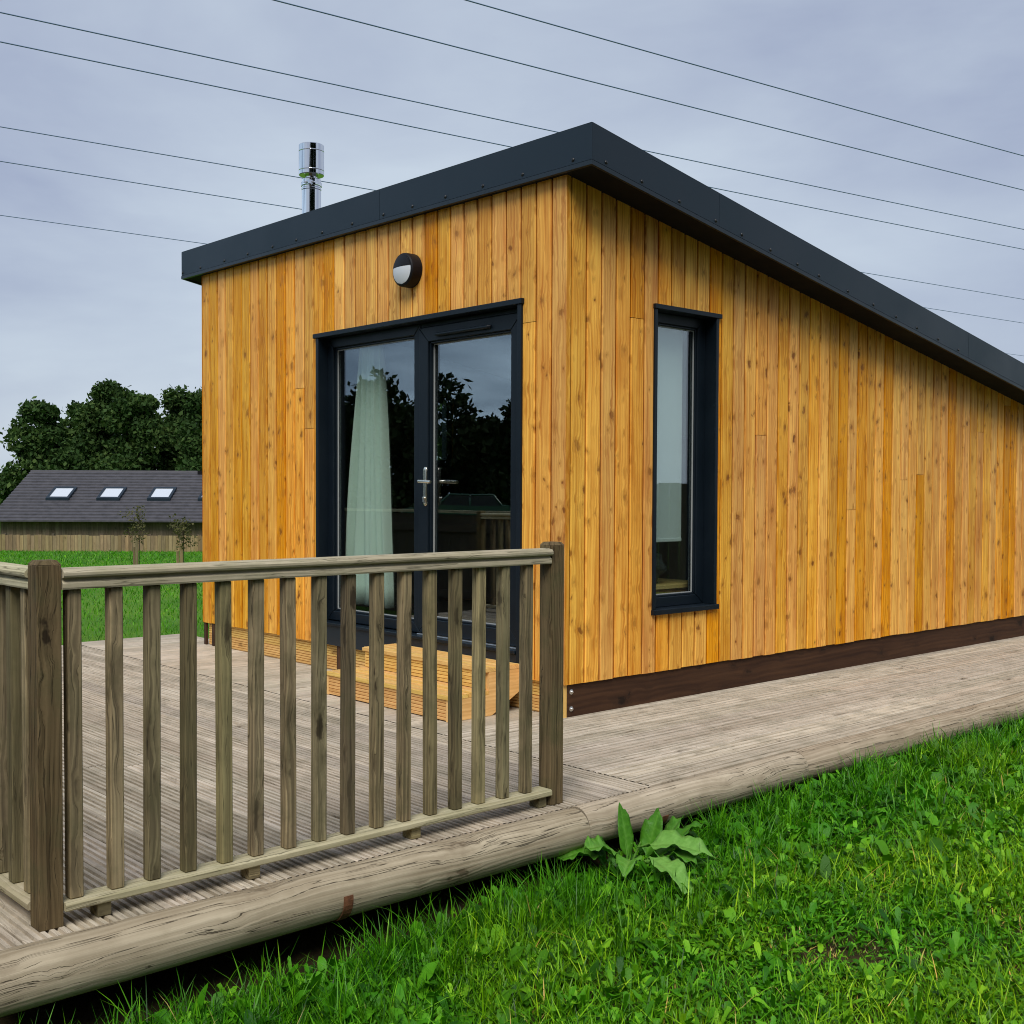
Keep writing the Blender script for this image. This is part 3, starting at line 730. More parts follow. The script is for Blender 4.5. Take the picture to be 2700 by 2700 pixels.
for sx in (SX0, SX1 - .0235):
    mb = MB(); P = [(-.524, .001), (-.225, .001), (-.10, .12), (-.03, .2345), (-.262, .2345), (-.262, .139), (-.2625, .1145), (-.524, .1145)]
    P = [(-.524, .001), (-.225, .001), (-.02, .112), (-.02, .2345), (-.2475, .2345), (-.2475, .1145), (-.524, .1145)]
    for xx, rev in ((sx, False), (sx + .0235, True)):
        pts = [(xx, p[0], p[1]) for p in P]; uvs = [(p[1], p[0] * 1.3) for p in P]
        mb.face(pts[::-1] if not rev else pts, uvs[::-1] if not rev else uvs, .62)
    for a, b in zip(P, P[1:] + P[:1]):
        mb.face([(sx, a[0], a[1]), (sx + .0235, a[0], a[1]), (sx + .0235, b[0], b[1]), (sx, b[0], b[1])], [(0, a[0]), (.02, a[0]), (.02, b[0]), (0, b[0])], .62)
    local(mb, st).build('stringer', M['newwood'], st)

# ------------------------------------------------------------------ balustrades
def rail_prof(mb, prof, t0, t1, fn, rnd):
    n = len(prof); ov = random.random() * 9; L = 0
    for a, b in zip(prof, prof[1:] + prof[:1]):
        d = math.hypot(b[0] - a[0], b[1] - a[1])
        mb.face([fn(a[0], t0, a[1]), fn(a[0], t1, a[1]), fn(b[0], t1, b[1]), fn(b[0], t0, b[1])], [(L, t0 + ov), (L, t1 + ov), (L + d, t1 + ov), (L + d, t0 + ov)], rnd); L += d
    mb.face([fn(p[0], t0, p[1]) for p in prof], [(p[0], p[1]) for p in prof], rnd); mb.face([fn(p[0], t1, p[1]) for p in prof][::-1], [(p[0], p[1]) for p in prof][::-1], rnd)
HP = [(-.032, .927), (.030, .927), (.032, .932), (.032, .944), (.024, .951), (.022, .957), (.0385, .961), (.041, .966), (.041, .973), (.034, .9815), (.012, .985), (-.012, .985), (-.034, .9815), (-.041, .973), (-.041, .966), (-.0385, .961), (-.022, .957), (-.024, .951), (-.032, .944)]
BP = [(-.038, .043), (.038, .043), (.040, .046), (.040, .060), (.034, .066), (-.034, .066), (-.040, .060), (-.040, .046)]
def post(parent, x, y, h=1.008):
    mb = MB(); s = .0335; r = random.random()
    mb.box(x - s, x + s, y - s, y + s, .0, h - .012, 2, r, ou=random.random() * 3)
    ou = random.random() * 4
    for k in range(4):   # cap with chamfer
        c = [(-s, -s), (s, -s), (s, s), (-s, s)]; a, b = c[k], c[(k + 1) % 4]; q = .72
        mb.face([(x + a[0], y + a[1], h - .012), (x + b[0], y + b[1], h - .012), (x + b[0] * q, y + b[1] * q, h), (x + a[0] * q, y + a[1] * q, h)], [(ou, 0), (ou + .06, 0), (ou + .06, .02), (ou, .02)], r)
    q = .72; mb.face([(x + p[0] * q, y + p[1] * q, h) for p in ((-s, -s), (s, -s), (s, s), (-s, s))], [(0, 0), (.05, 0), (.05, .05), (0, .05)], r)
    mb.build('post', M['post'], parent, .003)
def balustrade(lab, t_end0, t_end1, ts, fn, posts, blocks, seed, tone=None):
    random.seed(seed)
    b = empty('balustrade'); tag(b, lab, 'balustrade', 'balustrades along the deck edge')
    mb = MB(); rail_prof(mb, HP, t_end0, t_end1, fn, random.random()); mb.build('handrail', M['rail'], b, .0015)
    mb = MB(); rail_prof(mb, BP, t_end0, t_end1, fn, random.random()); mb.build('bottom_rail', M['rail'], b, .0015)
    for i, t in enumerate(ts):
        mb = MB(); s = .0195; jx, jt = random.uniform(-.002, .002), random.uniform(-.003, .003)
        a = fn(-s + jx, t + jt - s, .0665); c = fn(s + jx, t + jt + s, .9265)
        x0, x1 = sorted((a[0], c[0])); y0, y1 = sorted((a[1], c[1]))
        lean = random.uniform(-.004, .004)
        Mx = Matrix.Shear('XY', 4, (0, 0)) if False else None
        r = tone[i % len(tone)] if tone else random.random()
        mb.box(x0, x1, y0, y1, .0665, .9265, 2, r)
        for k in range(len(mb.v)):
            p = mb.v[k]
            if p[2] < .5: mb.v[k] = (p[0], p[1] + lean, p[2])
        mb.build('baluster', M['baluster'], b, .0035, 1)
    for (x, y) in posts: post(b, x, y)
    for t in blocks:
        mb = MB(); a = fn(-.03, t - .02, 0); c = fn(.024, t + .02, 0); mb.box(min(a[0], c[0]), max(a[0], c[0]), min(a[1], c[1]), max(a[1], c[1]), .001, .0425, 1); mb.build('spacer_block', M['baluster'], b, .002)
    return b
PXX = 1.1475
ts = [-1.36 - .1143 * i for i in range(16)]
balustrade('weathered grey brown balustrade in front of the glazed door, along the log edge', -1.2555, -3.115, ts, lambda a, t, z: (PXX + .006 + a, t, z), [(PXX, -1.218), (PXX, -3.15)], [-1.29, -1.895, -2.524, -3.0], 5)
balustrade('weathered balustrade along the deck end nearest the viewer, turning away at the corner post', 1.112, -4.5, [1.03 - .1143 * i for i in range(48)], lambda a, t, z: (t, -3.15 - a, z), [(-1.7, -3.15), (-4.53, -3.15)] , [.6, -.4, -2.4, -3.4], 9)

# ------------------------------------------------------------------ edging logs
def log(y0, y1, r, xc, zc, seed, lab, straps=()):
    rg = random.Random(seed); mb = MB(); n = int((y1 - y0) / .06) + 2
    seg = 36; rings = []
    P = [(y0 + (y1 - y0) * i / (n - 1)) for i in range(n)]
    a1, a2, a3 = rg.random() * 6, rg.random() * 6, rg.random() * 6
    tot = 2 * math.pi * r
    for i, yy in enumerate(P):
        e = 1.
        dd = min(yy - y0, y1 - yy)
        if dd < .012: e = .97 + .03 * dd / .012
        b = len(mb.v)
        for k in range(seg):
            t = 2 * math.pi * k / seg
            rr = r * e * (1 + .018 * math.sin(2 * t + a1 + yy * .8) + .012 * math.sin(yy * 3.1 + a2) + .012 * math.sin(3 * t + 2.2 * yy + a3))
            mb.v.append((xc + .004 * math.sin(yy * 1.7 + a2) + rr * math.cos(t), yy, zc + .003 * math.sin(yy * 2.1 + a1) + rr * math.sin(t)))
        rings.append(b)
    rn = rg.random()
    for i in range(n - 1):
        for k in range(seg):
            k2 = (k + 1) % seg
            mb.f.append([rings[i] + k, rings[i + 1] + k, rings[i + 1] + k2, rings[i] + k2])
            u0, u1 = tot * k / seg, tot * (k + 1) / seg
            mb.uv.append([(u0, P[i]), (u0, P[i + 1]), (u1, P[i + 1]), (u1, P[i])]); mb.r.append(rn); mb.sm.append(True)
    for i in (0, n - 1):
        q = [rings[i] + k for k in range(seg)]
        mb.f.append(q if i == 0 else q[::-1]); mb.uv.append([(.5 * math.cos(k), .1 * math.sin(k)) for k in range(seg)]); mb.r.append(rn); mb.sm.append(False)
    o = mb.build('edging_log', M['log']); tag(o, lab, 'log', 'logs edging the deck')
    for (yy, t0, t1) in straps:
        mb = MB(); K = 8; tt = [t0 + (t1 - t0) * k / K for k in range(K + 1)]; rs = r * 1.035
        for ta, tb in zip(tt[:-1], tt[1:]):
            A = [(xc + rs * math.cos(ta), yy - .017, zc + rs * math.sin(ta)), (xc + rs * math.cos(ta), yy + .017, zc + rs * math.sin(ta)), (xc + rs * math.cos(tb), yy + .017, zc + rs * math.sin(tb)), (xc + rs * math.cos(tb), yy - .017, zc + rs * math.sin(tb))]
            mb.face(A)
        s = mb.build('strap', M['rust'], o); md = s.modifiers.new('t', 'SOLIDIFY'); md.thickness = .003; md.offset = 0
    return o
log(-3.6, -1.215, .0785, 1.279, -.071, 1, 'long weathered log lying in front of the balustrade', [(-2.3, R(10), R(-75))])
log(-1.205, .231, .076, 1.276, -.069, 2, 'weathered log behind the big dock leaves, ending at the open deck', [(-.775, R(-15), R(-80))])
log(.238, 6.6, .076, 1.272, -.069, 3, 'weathered log running along the deck towards the far right end')

# ------------------------------------------------------------------ grass and weeds (vectorised)
def blades(x, y, h, w, rnd, rg, spread=.9):
    n = len(x); z = gz(x, y) - .004
    az = rg.uniform(0, 2 * np.pi, n); ld = np.stack([np.cos(az), np.sin(az), np.zeros(n)], -1)
    fa = az + np.pi / 2 + rg.normal(0, .5, n); sd = np.stack([np.cos(fa), np.sin(fa), np.zeros(n)], -1)
    lean = np.abs(rg.normal(0, .35, n)) * spread; cur = np.abs(rg.normal(.35, .3, n)) * spread
    base = np.stack([x, y, z], -1); V = np.zeros((n, 7, 3), np.float32)
    for j, t in enumerate((0., .4, .75, 1.)):
        c = base + ld * (h * (lean * t + cur * t * t))[:, None]
        c[:, 2] += h * (t - .28 * cur * t * t)
        ww = (w * (1, .9, .6, 0)[j] * .5)[:, None]
        if j < 3: V[:, 2 * j] = c - sd * ww; V[:, 2 * j + 1] = c + sd * ww
        else: V[:, 6] = c
    o = np.arange(n)[:, None] * 7
    Q = np.concatenate([o + np.array([[0, 1, 3, 2]]), o + np.array([[2, 3, 5, 4]])], 0); T = o + np.array([[4, 5, 6]])
    return V.reshape(-1, 3), Q, T, np.repeat(rnd, 7)
def leaves(x, y, z0, L, Wd, az, tilt, droop, rnd, rows, prof, fold=.25, rg=RNG, wav=0.):
    n = len(x); K = len(rows)
    ld = np.stack([np.cos(az), np.sin(az), np.zeros(n)], -1); sd = np.stack([-np.sin(az), np.cos(az), np.zeros(n)], -1)
    V = np.zeros((n, K * 3, 3), np.float32); base = np.stack([x, y, z0], -1); ph = rg.uniform(0, 6.28, n)
    for j, t in enumerate(rows):
        c = base + ld * (L * t * np.cos(tilt) )[:, None]; c[:, 2] += L * (t * np.sin(tilt) - droop * t * t)
        wv = Wd * prof[j] * .5; up_ = np.zeros((n, 3)); up_[:, 2] = wv * fold + wav * Wd * np.sin(ph + j * 2.1) * prof[j]
        up2 = up_.copy(); up2[:, 2] = wv * fold - wav * Wd * np.sin(ph + j * 1.7) * prof[j]
        V[:, 3 * j] = c - sd * wv[:, None] + up_; V[:, 3 * j + 1] = c; V[:, 3 * j + 2] = c + sd * wv[:, None] + up2
    o = np.arange(n)[:, None] * (K * 3); Q = []
    for j in range(K - 1):
        a = 3 * j; Q += [o + np.array([[a, a + 1, a + 4, a + 3]]), o + np.array([[a + 1, a + 2, a + 5, a + 4]])]
    return V.reshape(-1, 3), np.concatenate(Q, 0), np.repeat(rnd, K * 3)
cx, cy = 4.36, -4.36
def in_view(x, y, near, far, lat):
    f = (x - cx) * -.7386 + (y - cy) * .6741; r = (x - cx) * .6741 + (y - cy) * .7386
    return (f > near) & (f < far) & (np.abs(r) < f * lat), f
def patch(x, y):      # 0..1 lushness
    s = .5 + .25 * np.sin(x * 2.3 + 1.1) * np.cos(y * 1.9 + .4) + .25 * np.sin(x * 5.3 - y * 4.1)
    return np.clip(s, 0, 1)
def bare(x, y): return np.exp(-(((x - 2.42) * .74 + (y + 1.16) * .67) ** 2 / .030 + (-(x - 2.42) * .67 + (y + 1.16) * .74) ** 2 / .010)) + .5 * np.exp(-((x - 2.75) ** 2 + (y + .55) ** 2) / .02)
rg = np.random.default_rng(5)
parts = []
# near lawn
n0 = 520000
x = rg.uniform(1.2, 5.2, n0); y = rg.uniform(-4.0, 9., n0)
ok, f = in_view(x, y, 2.75, 12.5, .52); ok &= (x > 1.29 + .03 * rg.random(n0)); 
dens = np.clip((4.2 / f) ** 1.5, 0, 1); ok &= rg.random(n0) < dens * (1 - .30 * np.clip(bare(x, y), 0, 1))
edge = np.where(y < -.9, 1.415, 1.36); ok &= ~((x < edge + .05 * np.sin(y * 7)) & (rg.random(n0) < .88)); ok &= ~((np.hypot(x - 1.52, (y + 1.1) * .8) < .24) & (rg.random(n0) < .6))
x, y, f = x[ok], y[ok], f[ok]; p = patch(x, y); bnk = np.clip(1 - (x - 1.3) / .9, 0, 1)
h = (.028 + .030 * p + .03 * bnk) * rg.lognormal(0, .32, len(x)); w = rg.uniform(.0026, .0062, len(x)) * np.clip(f / 4.2, 1, 2)
short = np.clip(bare(x, y) * .9, 0, .55); h *= (1 - short)
rnd = np.clip(rg.normal(.42, .27, len(x)) + .12 * (1 - bnk) - .20 * bnk, 0, .93); dry = rg.random(len(x)) < .006 + .30 * np.clip(bare(x, y), 0, 1); rnd[dry] = 1.
parts.append(blades(x, y, h, w, rnd, rg, 1.1)); print('near blades', len(x))
# long tufts by the log
n1 = 5200
ty = rg.uniform(-3.6, 5.0, 260); tx = 1.40 + np.abs(rg.normal(0, .24, 260))
k = rg.integers(0, 260, n1); x = tx[k] + rg.normal(0, .022, n1); y = ty[k] + rg.normal(0, .022, n1); ok = (x > 1.31) & (np.hypot(x - 1.55, y + 1.12) > .28); x, y = x[ok], y[ok]
parts.append(blades(x, y, rg.uniform(.09, .19, len(x)), rg.uniform(.003, .0055, len(x)), np.clip(rg.normal(.45, .2, len(x)), 0, .93), rg, .75))
x = rg.uniform(1.33, 3.2, 1500); y = rg.uniform(-3.6, 4, 1500)
parts.append(blades(x, y, rg.uniform(.08, .15, 1500), rg.uniform(.002, .004, 1500), np.where(rg.random(1500) < .10, 1., rg.uniform(.5, .93, 1500)), rg, 1.2))
# the field beyond, visible to the left of the cabin
n2 = 420000
x = rg.uniform(-48, -4.0, n2); y = rg.uniform(-8, 48, n2); ok, f = in_view(x, y, 8.5, 50, .50)
lat = ((x - cx) * .6741 + (y - cy) * .7386) / f; ok &= lat < -.22; ok &= ~((x > -4.75) & (y < .3)); ok &= rg.random(n2) < np.clip(14. / f, .12, 1)
x, y, f = x[ok], y[ok], f[ok]; print('far blades', len(x))
parts.append(blades(x, y, rg.uniform(.04, .085, len(x)) * np.clip(f / 22, 1, 1.3), rg.uniform(.004, .008, len(x)) * np.clip(f / 10, 1, 3.), np.clip(rg.normal(.45, .16, len(x)), 0, .93), rg, 1.0))
off = 0; VV = []; QQ = []; TT = []; RR = []
for (V, Q, T, r_) in parts:
    VV.append(V); QQ.append(Q + off); TT.append(T + off); RR.append(r_); off += len(V)
o = np_mesh('grass', np.concatenate(VV), np.concatenate(TT), np.concatenate(QQ), np.concatenate(RR), M['grass'])
tag(o, 'lush green lawn grass below the log edge and out to the far field', 'grass', kind='stuff')

# weeds: clover leaflets, dandelion and plantain leaves
parts = []
n3 = 52000
x = rg.uniform(1.33, 4.6, n3); y = rg.uniform(-4.0, 6., n3); ok, f = in_view(x, y, 2.75, 9., .52); ok &= rg.random(n3) > bare(x, y) * .8; ok &= rg.random(n3) < (.25 + .75 * patch(y * 1.3, x * .8))
x, y = x[ok], y[ok]; n = len(x); zz = gz(x, y) + rg.uniform(.012, .05, n) * (.6 + .8 * np.clip(1.6 - x, 0, 1))
rows = [0, .25, .55, .82, 1.]; pr = [.15, .75, 1., .7, .08]
az0 = rg.uniform(0, 6.28, n)
for k3 in range(3):
    parts.append(leaves(x, y, zz, rg.uniform(.010, .019, n), rg.uniform(.008, .015, n), az0 + k3 * 2.1, rg.uniform(-.25, .45, n), .1, np.clip(rg.normal(.5, .2, n), 0, 1), rows, pr, .2, rg))
nr = 3200
cxx = rg.uniform(1.36, 4.4, nr); cyy = rg.uniform(-3.9, 4.5, nr); k = np.repeat(np.arange(nr), 8)
x = cxx[k] + rg.normal(0, .008, len(k)); y = cyy[k] + rg.normal(0, .008, len(k)); ok, f = in_view(x, y, 2.75, 8.5, .52); ok &= rg.random(len(x)) > bare(x, y) * .8
x, y = x[ok], y[ok]; n = len(x)
rows = [0, .15, .3, .45, .6, .75, .88, 1.]; pr = [.15, .25, .55, .62, .95, .8, .85, .05]
parts.append(leaves(x, y, gz(x, y) + .008, rg.uniform(.040, .10, n), rg.uniform(.012, .026, n), rg.uniform(0, 6.28, n), rg.uniform(.35, 1.25, n), rg.uniform(.1, .55, n), np.clip(rg.normal(.45, .28, n), 0, 1), rows, pr, .3, rg, .16))
# broad leaves low along the log
nb = 1900
x = 1.40 + np.abs(rg.normal(0, .33, nb)); y = rg.uniform(-3.5, 3.5, nb); n = nb
rows = [0, .12, .3, .5, .7, .88, 1.]; pr = [.1, .5, .95, 1., .8, .45, .04]
parts.append(leaves(x, y, gz(x, y) + .012, rg.uniform(.06, .14, n), rg.uniform(.026, .052, n), rg.uniform(0, 6.28, n), rg.uniform(.35, 1.25, n), rg.uniform(.2, .6, n), np.clip(rg.normal(.34, .2, n), 0, 1), rows, pr, .2, rg, .14))
off = 0; VV = []; QQ = []; RR = []
for (V, Q, r_) in parts: VV.append(V); QQ.append(Q + off); RR.append(r_); off += len(V)
o = np_mesh('lawn_weeds', np.concatenate(VV), None, np.concatenate(QQ), np.concatenate(RR), M['weed'])
tag(o, 'clover, dandelion and broad leaved weeds growing through the lawn', 'weeds', kind='stuff')

# dock plant
dp = empty('dock_plant', (1.43, -1.07, float(gz(1.43, -1.07)))); tag(dp, 'large dock plant with long pale arching leaves against the log', 'plant')
def dock_leaf(az, L, wd, tilt, droop, rnd, start=(0, 0, 0), seed=0, roll=0.):
    rg_ = random.Random(seed); K, J = 30, 6; V = []; rn = []; Q = []
    d = Vector((math.cos(az), math.sin(az), 0)); s = Vector((-math.sin(az), math.cos(az), 0)); ph = rg_.random() * 6
    for i in range(K + 1):
        t = i / K; tb = max(0, (t - .16) / .84)
        wv = wd * (.05 if t < .16 else max(.04, math.sin(math.pi * min(1, tb ** .70)) ** .62 * (1 - .15 * tb)))
        c = Vector(start) + d * L * (t * math.cos(tilt) - .12 * droop * t * t) + Vector((0, 0, L * (t * math.sin(tilt) - droop * t * t)))
        for j in range(-J // 2, J // 2 + 1):
            q = j / (J / 2)
            ed = abs(q) ** 1.7 * wd * (.09 * math.sin(15 * t + ph + q * 1.2) + .04 * math.sin(37 * t + ph * 2 + q))
            pnt = c + s * (wv * .5 * q * math.cos(roll)) + Vector((0, 0, wv * .5 * (abs(q) * .32 + q * math.sin(roll)) + ed - (.0 if j else wv * .04)))
            V.append(tuple(pnt)); rn.append(min(1, max(0, rnd + (.3 if j == 0 else 0) + (.14 if (i + abs(j)) % 5 == 0 and j else -.03) + rg_.uniform(-.05, .05))))
    n = J + 1
    for i in range(K):
        for j in range(J): Q.append((i * n + j, i * n + j + 1, (i + 1) * n + j + 1, (i + 1) * n + j))
    o = np_mesh('leaf', np.array(V), None, np.array(Q), np.array(rn), M['dock'], dp, smooth=True)
    sb = o.modifiers.new('t', 'SOLIDIFY'); sb.thickness = .0012
for a in [  # azimuth deg, length, width, tilt, droop, tone, start
    (28, .34, .115, .40, .42, .85, (.03, .0, .10)), (-12, .31, .11, .30, .50, .92, (.12, -.06, .09)), (178, .25, .080, 1.32, .05, .40, (0, 0, .02)),
    (95, .25, .10, 1.15, .15, .35, (.02, .05, .02)), (60, .28, .12, 1.05, .25, .45, (.02, .09, .02)), (70, .30, .095, .75, .35, .30, (.0, .16, .03)),
    (-138, .25, .125, .60, .42, .55, (-.02, -.05, .07)), (-118, .26, .13, .52, .42, .50, (-.01, -.10, .06)), (-100, .24, .115, .75, .40, .62, (.02, -.08, .07)),
    (-165, .24, .105, 1.1, .15, .35, (-.03, -.10, .02)), (40, .27, .115, .85, .5, .45, (.05, .03, .04)), (-60, .23, .10, .55, .5, .6, (.05, -.04, .06)),
    (-30, .20, .07, .8, .5, .4, (.10, .02, .05)), (5, .25, .105, .7, .55, .5, (.08, .06, .05))]:
    dock_leaf(R(a[0]), a[1], a[2], a[3], a[4], a[5], a[6], seed=int(a[0]) + 400, roll=random.uniform(-.35, .35))
mb = MB()
for k_ in range(3): mb.tube([(random.uniform(-.02, .02), random.uniform(-.03, .03), -.01), (random.uniform(-.04, .04), random.uniform(-.06, .06), .12)], [.006, .003], 8)
mb.build('stem', M['dock'], dp)

# ------------------------------------------------------------------ background: barn, fence, saplings, trees
FH = Vector((-math.sin(yaw), math.cos(yaw), 0)); RH = Vector((math.cos(yaw), math.sin(yaw), 0))
def bg(f, r, z=0.): p = CAMP + FH * f + RH * r; return Vector((p.x, p.y, z))
barn = empty('barn', bg(54, -15, -1.75)); tag(barn, 'low dark timber barn with grey tiled roof and pale skylights', 'barn')
Mb = Matrix(((RH.x, FH.x, 0, 0), (RH.y, FH.y, 0, 0), (0, 0, 1, 0), (0, 0, 0, 1)))
def bput(mb): mb.v = [tuple(Mb @ Vector(p)) for p in mb.v]; return mb
BL0, BL1, BD = -8.6, 9.0, 9.0; EZ, RZ = 1.62, 3.86
mb = MB()
xx = BL0
while xx < BL1: mb.box(xx, xx + .145, 0, .03, 0, EZ, 2); xx += .15
mb.box(BL0, BL1, .031, BD, 0, EZ - .01); bput(mb).build('wall', M['barnwood'], barn)
mb = MB(); nC = 17
for s_ in (1, -1):
    for i in range(nC):
        t0, t1 = i / nC, (i + 1) / nC
        yy = lambda t: (BD / 2) * t - .5 * (1 - t); zz = lambda t: EZ - .12 + (RZ - EZ + .12) * t
        ya, yb, za, zb_ = yy(t0), yy(t1), zz(t0), zz(t1)
        if s_ < 0: ya, yb = BD - ya, BD - yb
        h = .055
        mb.face([(BL0 - .4, ya, za + h), (BL1 + .4, ya, za + h), (BL1 + .4, yb, zb_), (BL0 - .4, yb, zb_)], None, random.random())
        mb.face([(BL0 - .4, ya, za - .02), (BL1 + .4, ya, za - .02), (BL1 + .4, ya, za + h), (BL0 - .4, ya, za + h)], None, random.random())
for xg in (BL0 - .05, BL1 + .05):
    mb.face([(xg, 0, EZ - .1), (xg, BD, EZ - .1), (xg, BD / 2, RZ - .06)], None, .5)
mb.tube([(BL0 - .4, BD / 2, RZ - .03), (BL1 + .4, BD / 2, RZ - .03)], .09, 10)
broof = bput(mb).build('roof', M['tile'], barn)
mb = MB()
mb.box(-.62, -.38, BD / 2 - .3, BD / 2, RZ - .25, RZ + .06); bput(mb).build('ridge_vent', M['soffit'], broof)
for sx in (-7.0, -4.6, -2.2, .2):
    for t0, t1 in ((.40, .60),):
        yy = lambda t: (BD / 2) * t - .5 * (1 - t); zz = lambda t: EZ - .12 + (RZ - EZ + .12) * t
        mb = MB(); P = [(sx, yy(t0), zz(t0) + .12), (sx + .95, yy(t0), zz(t0) + .12), (sx + .95, yy(t1), zz(t1) + .12), (sx, yy(t1), zz(t1) + .12)]
        mb.face(P)
        for a, b in zip(P, P[1:] + P[:1]): mb.face([a, (a[0], a[1], a[2] - .15), (b[0], b[1], b[2] - .15), b])
        sk_ = bput(mb).build('skylight', M['velux'], broof)
        mb = MB(); Q4 = [(sx - .07, t0 - .015), (sx + 1.02, t0 - .015), (sx + 1.02, t1 + .015), (sx - .07, t1 + .015)]; I4 = [(sx + .05, t0 + .012), (sx + .9, t0 + .012), (sx + .9, t1 - .012), (sx + .05, t1 - .012)]
        for k4 in range(4):
            k5 = (k4 + 1) % 4; mb.face([(p_[0], yy(p_[1]), zz(p_[1]) + .15) for p_ in (Q4[k4], Q4[k5], I4[k5], I4[k4])]); mb.face([(p_[0], yy(p_[1]), zz(p_[1]) + h4) for p_, h4 in ((Q4[k4], .15), (Q4[k5], .15), (Q4[k5], -.05), (Q4[k4], -.05))])
        bput(mb).build('skylight_frame', M['fascia'], broof)
fen = empty('board_fence', bg(48.3, -14, -1.42)); tag(fen, 'low tan board fence standing in front of the barn', 'fence')
mb = MB(); xx = -9.
while xx < 10: mb.box(xx, xx + .135, 0, .025, .02, .74 + random.uniform(-.02, .02), 2); xx += .15
bput(mb).build('fence_panel', M['fencewood'], fen)
for xx in np.arange(-9, 10, 2.0): mb = MB(); mb.box(xx, xx + .1, .03, .13, -.1, .80); bput(mb).build('post', M['barnwood'], fen)
def leafcloud(centers, radii, n, size, rg, flat=1.):
    k = rg.integers(0, len(centers), n); d = rg.normal(0, 1, (n, 3)); d /= np.linalg.norm(d, axis=1)[:, None]
    r = rg.uniform(.25, 1., n) ** .5 * np.where(rg.random(n) < .2, rg.uniform(1., 1.4, n), 1.)
    c = centers[k] + d * (radii[k] * r[:, None])
    nr_ = rg.normal(0, 1, (n, 3)); nr_ /= np.linalg.norm(nr_, axis=1)[:, None]
    t = np.cross(nr_, rg.normal(0, 1, (n, 3))); t /= np.linalg.norm(t, axis=1)[:, None]; b = np.cross(nr_, t)
    s = size * rg.uniform(.5, 1.3, n)[:, None]
    V = np.stack([c - t * s - b * s * .45, c + t * s * .2 - b * s * .6, c + t * s + b * s * .3, c - t * s * .3 + b * s * .55], 1)
    return V.reshape(-1, 3), np.arange(n * 4).reshape(n, 4), np.repeat(np.clip(.25 + .5 * rg.random(n) + .25 * (rg.random(len(centers))[k]), 0, 1), 4)
def tree_protos(hgt, seed, size, n, mat, spread=.30, lo=.12):
    rg = np.random.default_rng(seed); m_ = 34
    t = rg.uniform(lo, 1, m_); rad = hgt * spread * (1.05 - t * .75) * rg.uniform(.3, 1, m_); az = rg.uniform(0, 6.28, m_)
    cen = np.stack([rad * np.cos(az), rad * np.sin(az), t * hgt * .95], -1)
    ra = np.stack([hgt * rg.uniform(.10, .17, m_) * (1.25 - .6 * t)] * 3, -1); ra[:, 2] *= .75
    V, Q, r_ = leafcloud(cen, ra, n, size, rg)
    mb = MB(); L = []
    mb.tube([(0, 0, -.3), (.05, .02, hgt * .4), (-.04, .05, hgt * .93)], [hgt * .02, hgt * .014, .02], 9)
    for c in cen[:20]: mb.tube([(0, 0, c[2] * .85), tuple(c)], [hgt * .006, .01], 6)
    return (V, Q, r_), mb
def tree(x, y, hgt, seed, lab, group, mat='pine', size=.2, n=9000, cat='tree', spread=.3, name='conifer_tree', lo=.12):
    z = float(gz(x, y)); e = empty(name, (x, y, z)); tag(e, lab, cat, group)
    (V, Q, r_), mb = tree_protos(hgt, seed, size, n, mat, spread, lo)
    np_mesh('crown', V, None, Q, r_, M[mat], e); mb.build('trunk', M['bark'], e)
tl = [(76, -30.5, 9.3, 'dark conifer at the far left behind the barn roof'), (84, -28.5, 11.2, 'tall dark conifer second from the left behind the barn'), (78, -25, 9.8, 'broad dark conifer rising behind the left half of the barn roof'),
      (82, -22.6, 10.4, 'dark pine whose crown shows nearest the cabin corner but one'), (77, -19.6, 9.9, 'dark pine touching the left corner of the cabin'), (86, -17.3, 11.4, 'dark pine mostly hidden by the left corner of the cabin'),
      (92, -33.5, 10.5, 'distant dark conifer at the outer left edge')]
for i, (f, r, h, lab) in enumerate(tl):
    p = bg(f, r); tree(p.x, p.y, h, 40 + i, lab, 'dark trees behind the barn', size=.17, n=22000)
for (f, r, h, lab) in ((23, -6.45, 1.25, 'thin sapling nearest the cabin with pale stakes'), (27, -8.6, 1.5, 'thin sapling further left in the field')):
    p = bg(f, r); z = float(gz(p.x, p.y)); e = empty('sapling', (p.x, p.y, z)); tag(e, lab, 'sapling', 'saplings in the field')
    rg2 = np.random.default_rng(int(f)); cen = np.stack([rg2.normal(0, .13, 12), rg2.normal(0, .13, 12), rg2.uniform(.55, 1, 12) * h], -1)
    V, Q, r_ = leafcloud(cen, np.full((12, 3), .14), 420, .028, rg2); np_mesh('crown', V, None, Q, r_, M['sapl'], e)
    mb = MB(); mb.tube([(0, 0, -.05), (.01, 0, h * .95)], [.012, .005], 6)
    for c in cen: mb.tube([(0, 0, c[2] * .8), tuple(c)], .003, 5)
    mb.build('trunk', M['bark'], e)
    for dx in (-.09, .06): mb = MB(); mb.box(dx - .022, dx + .022, -.1, -.056, -.05, .72 + dx); mb.build('stake', M['fencewood'], e)

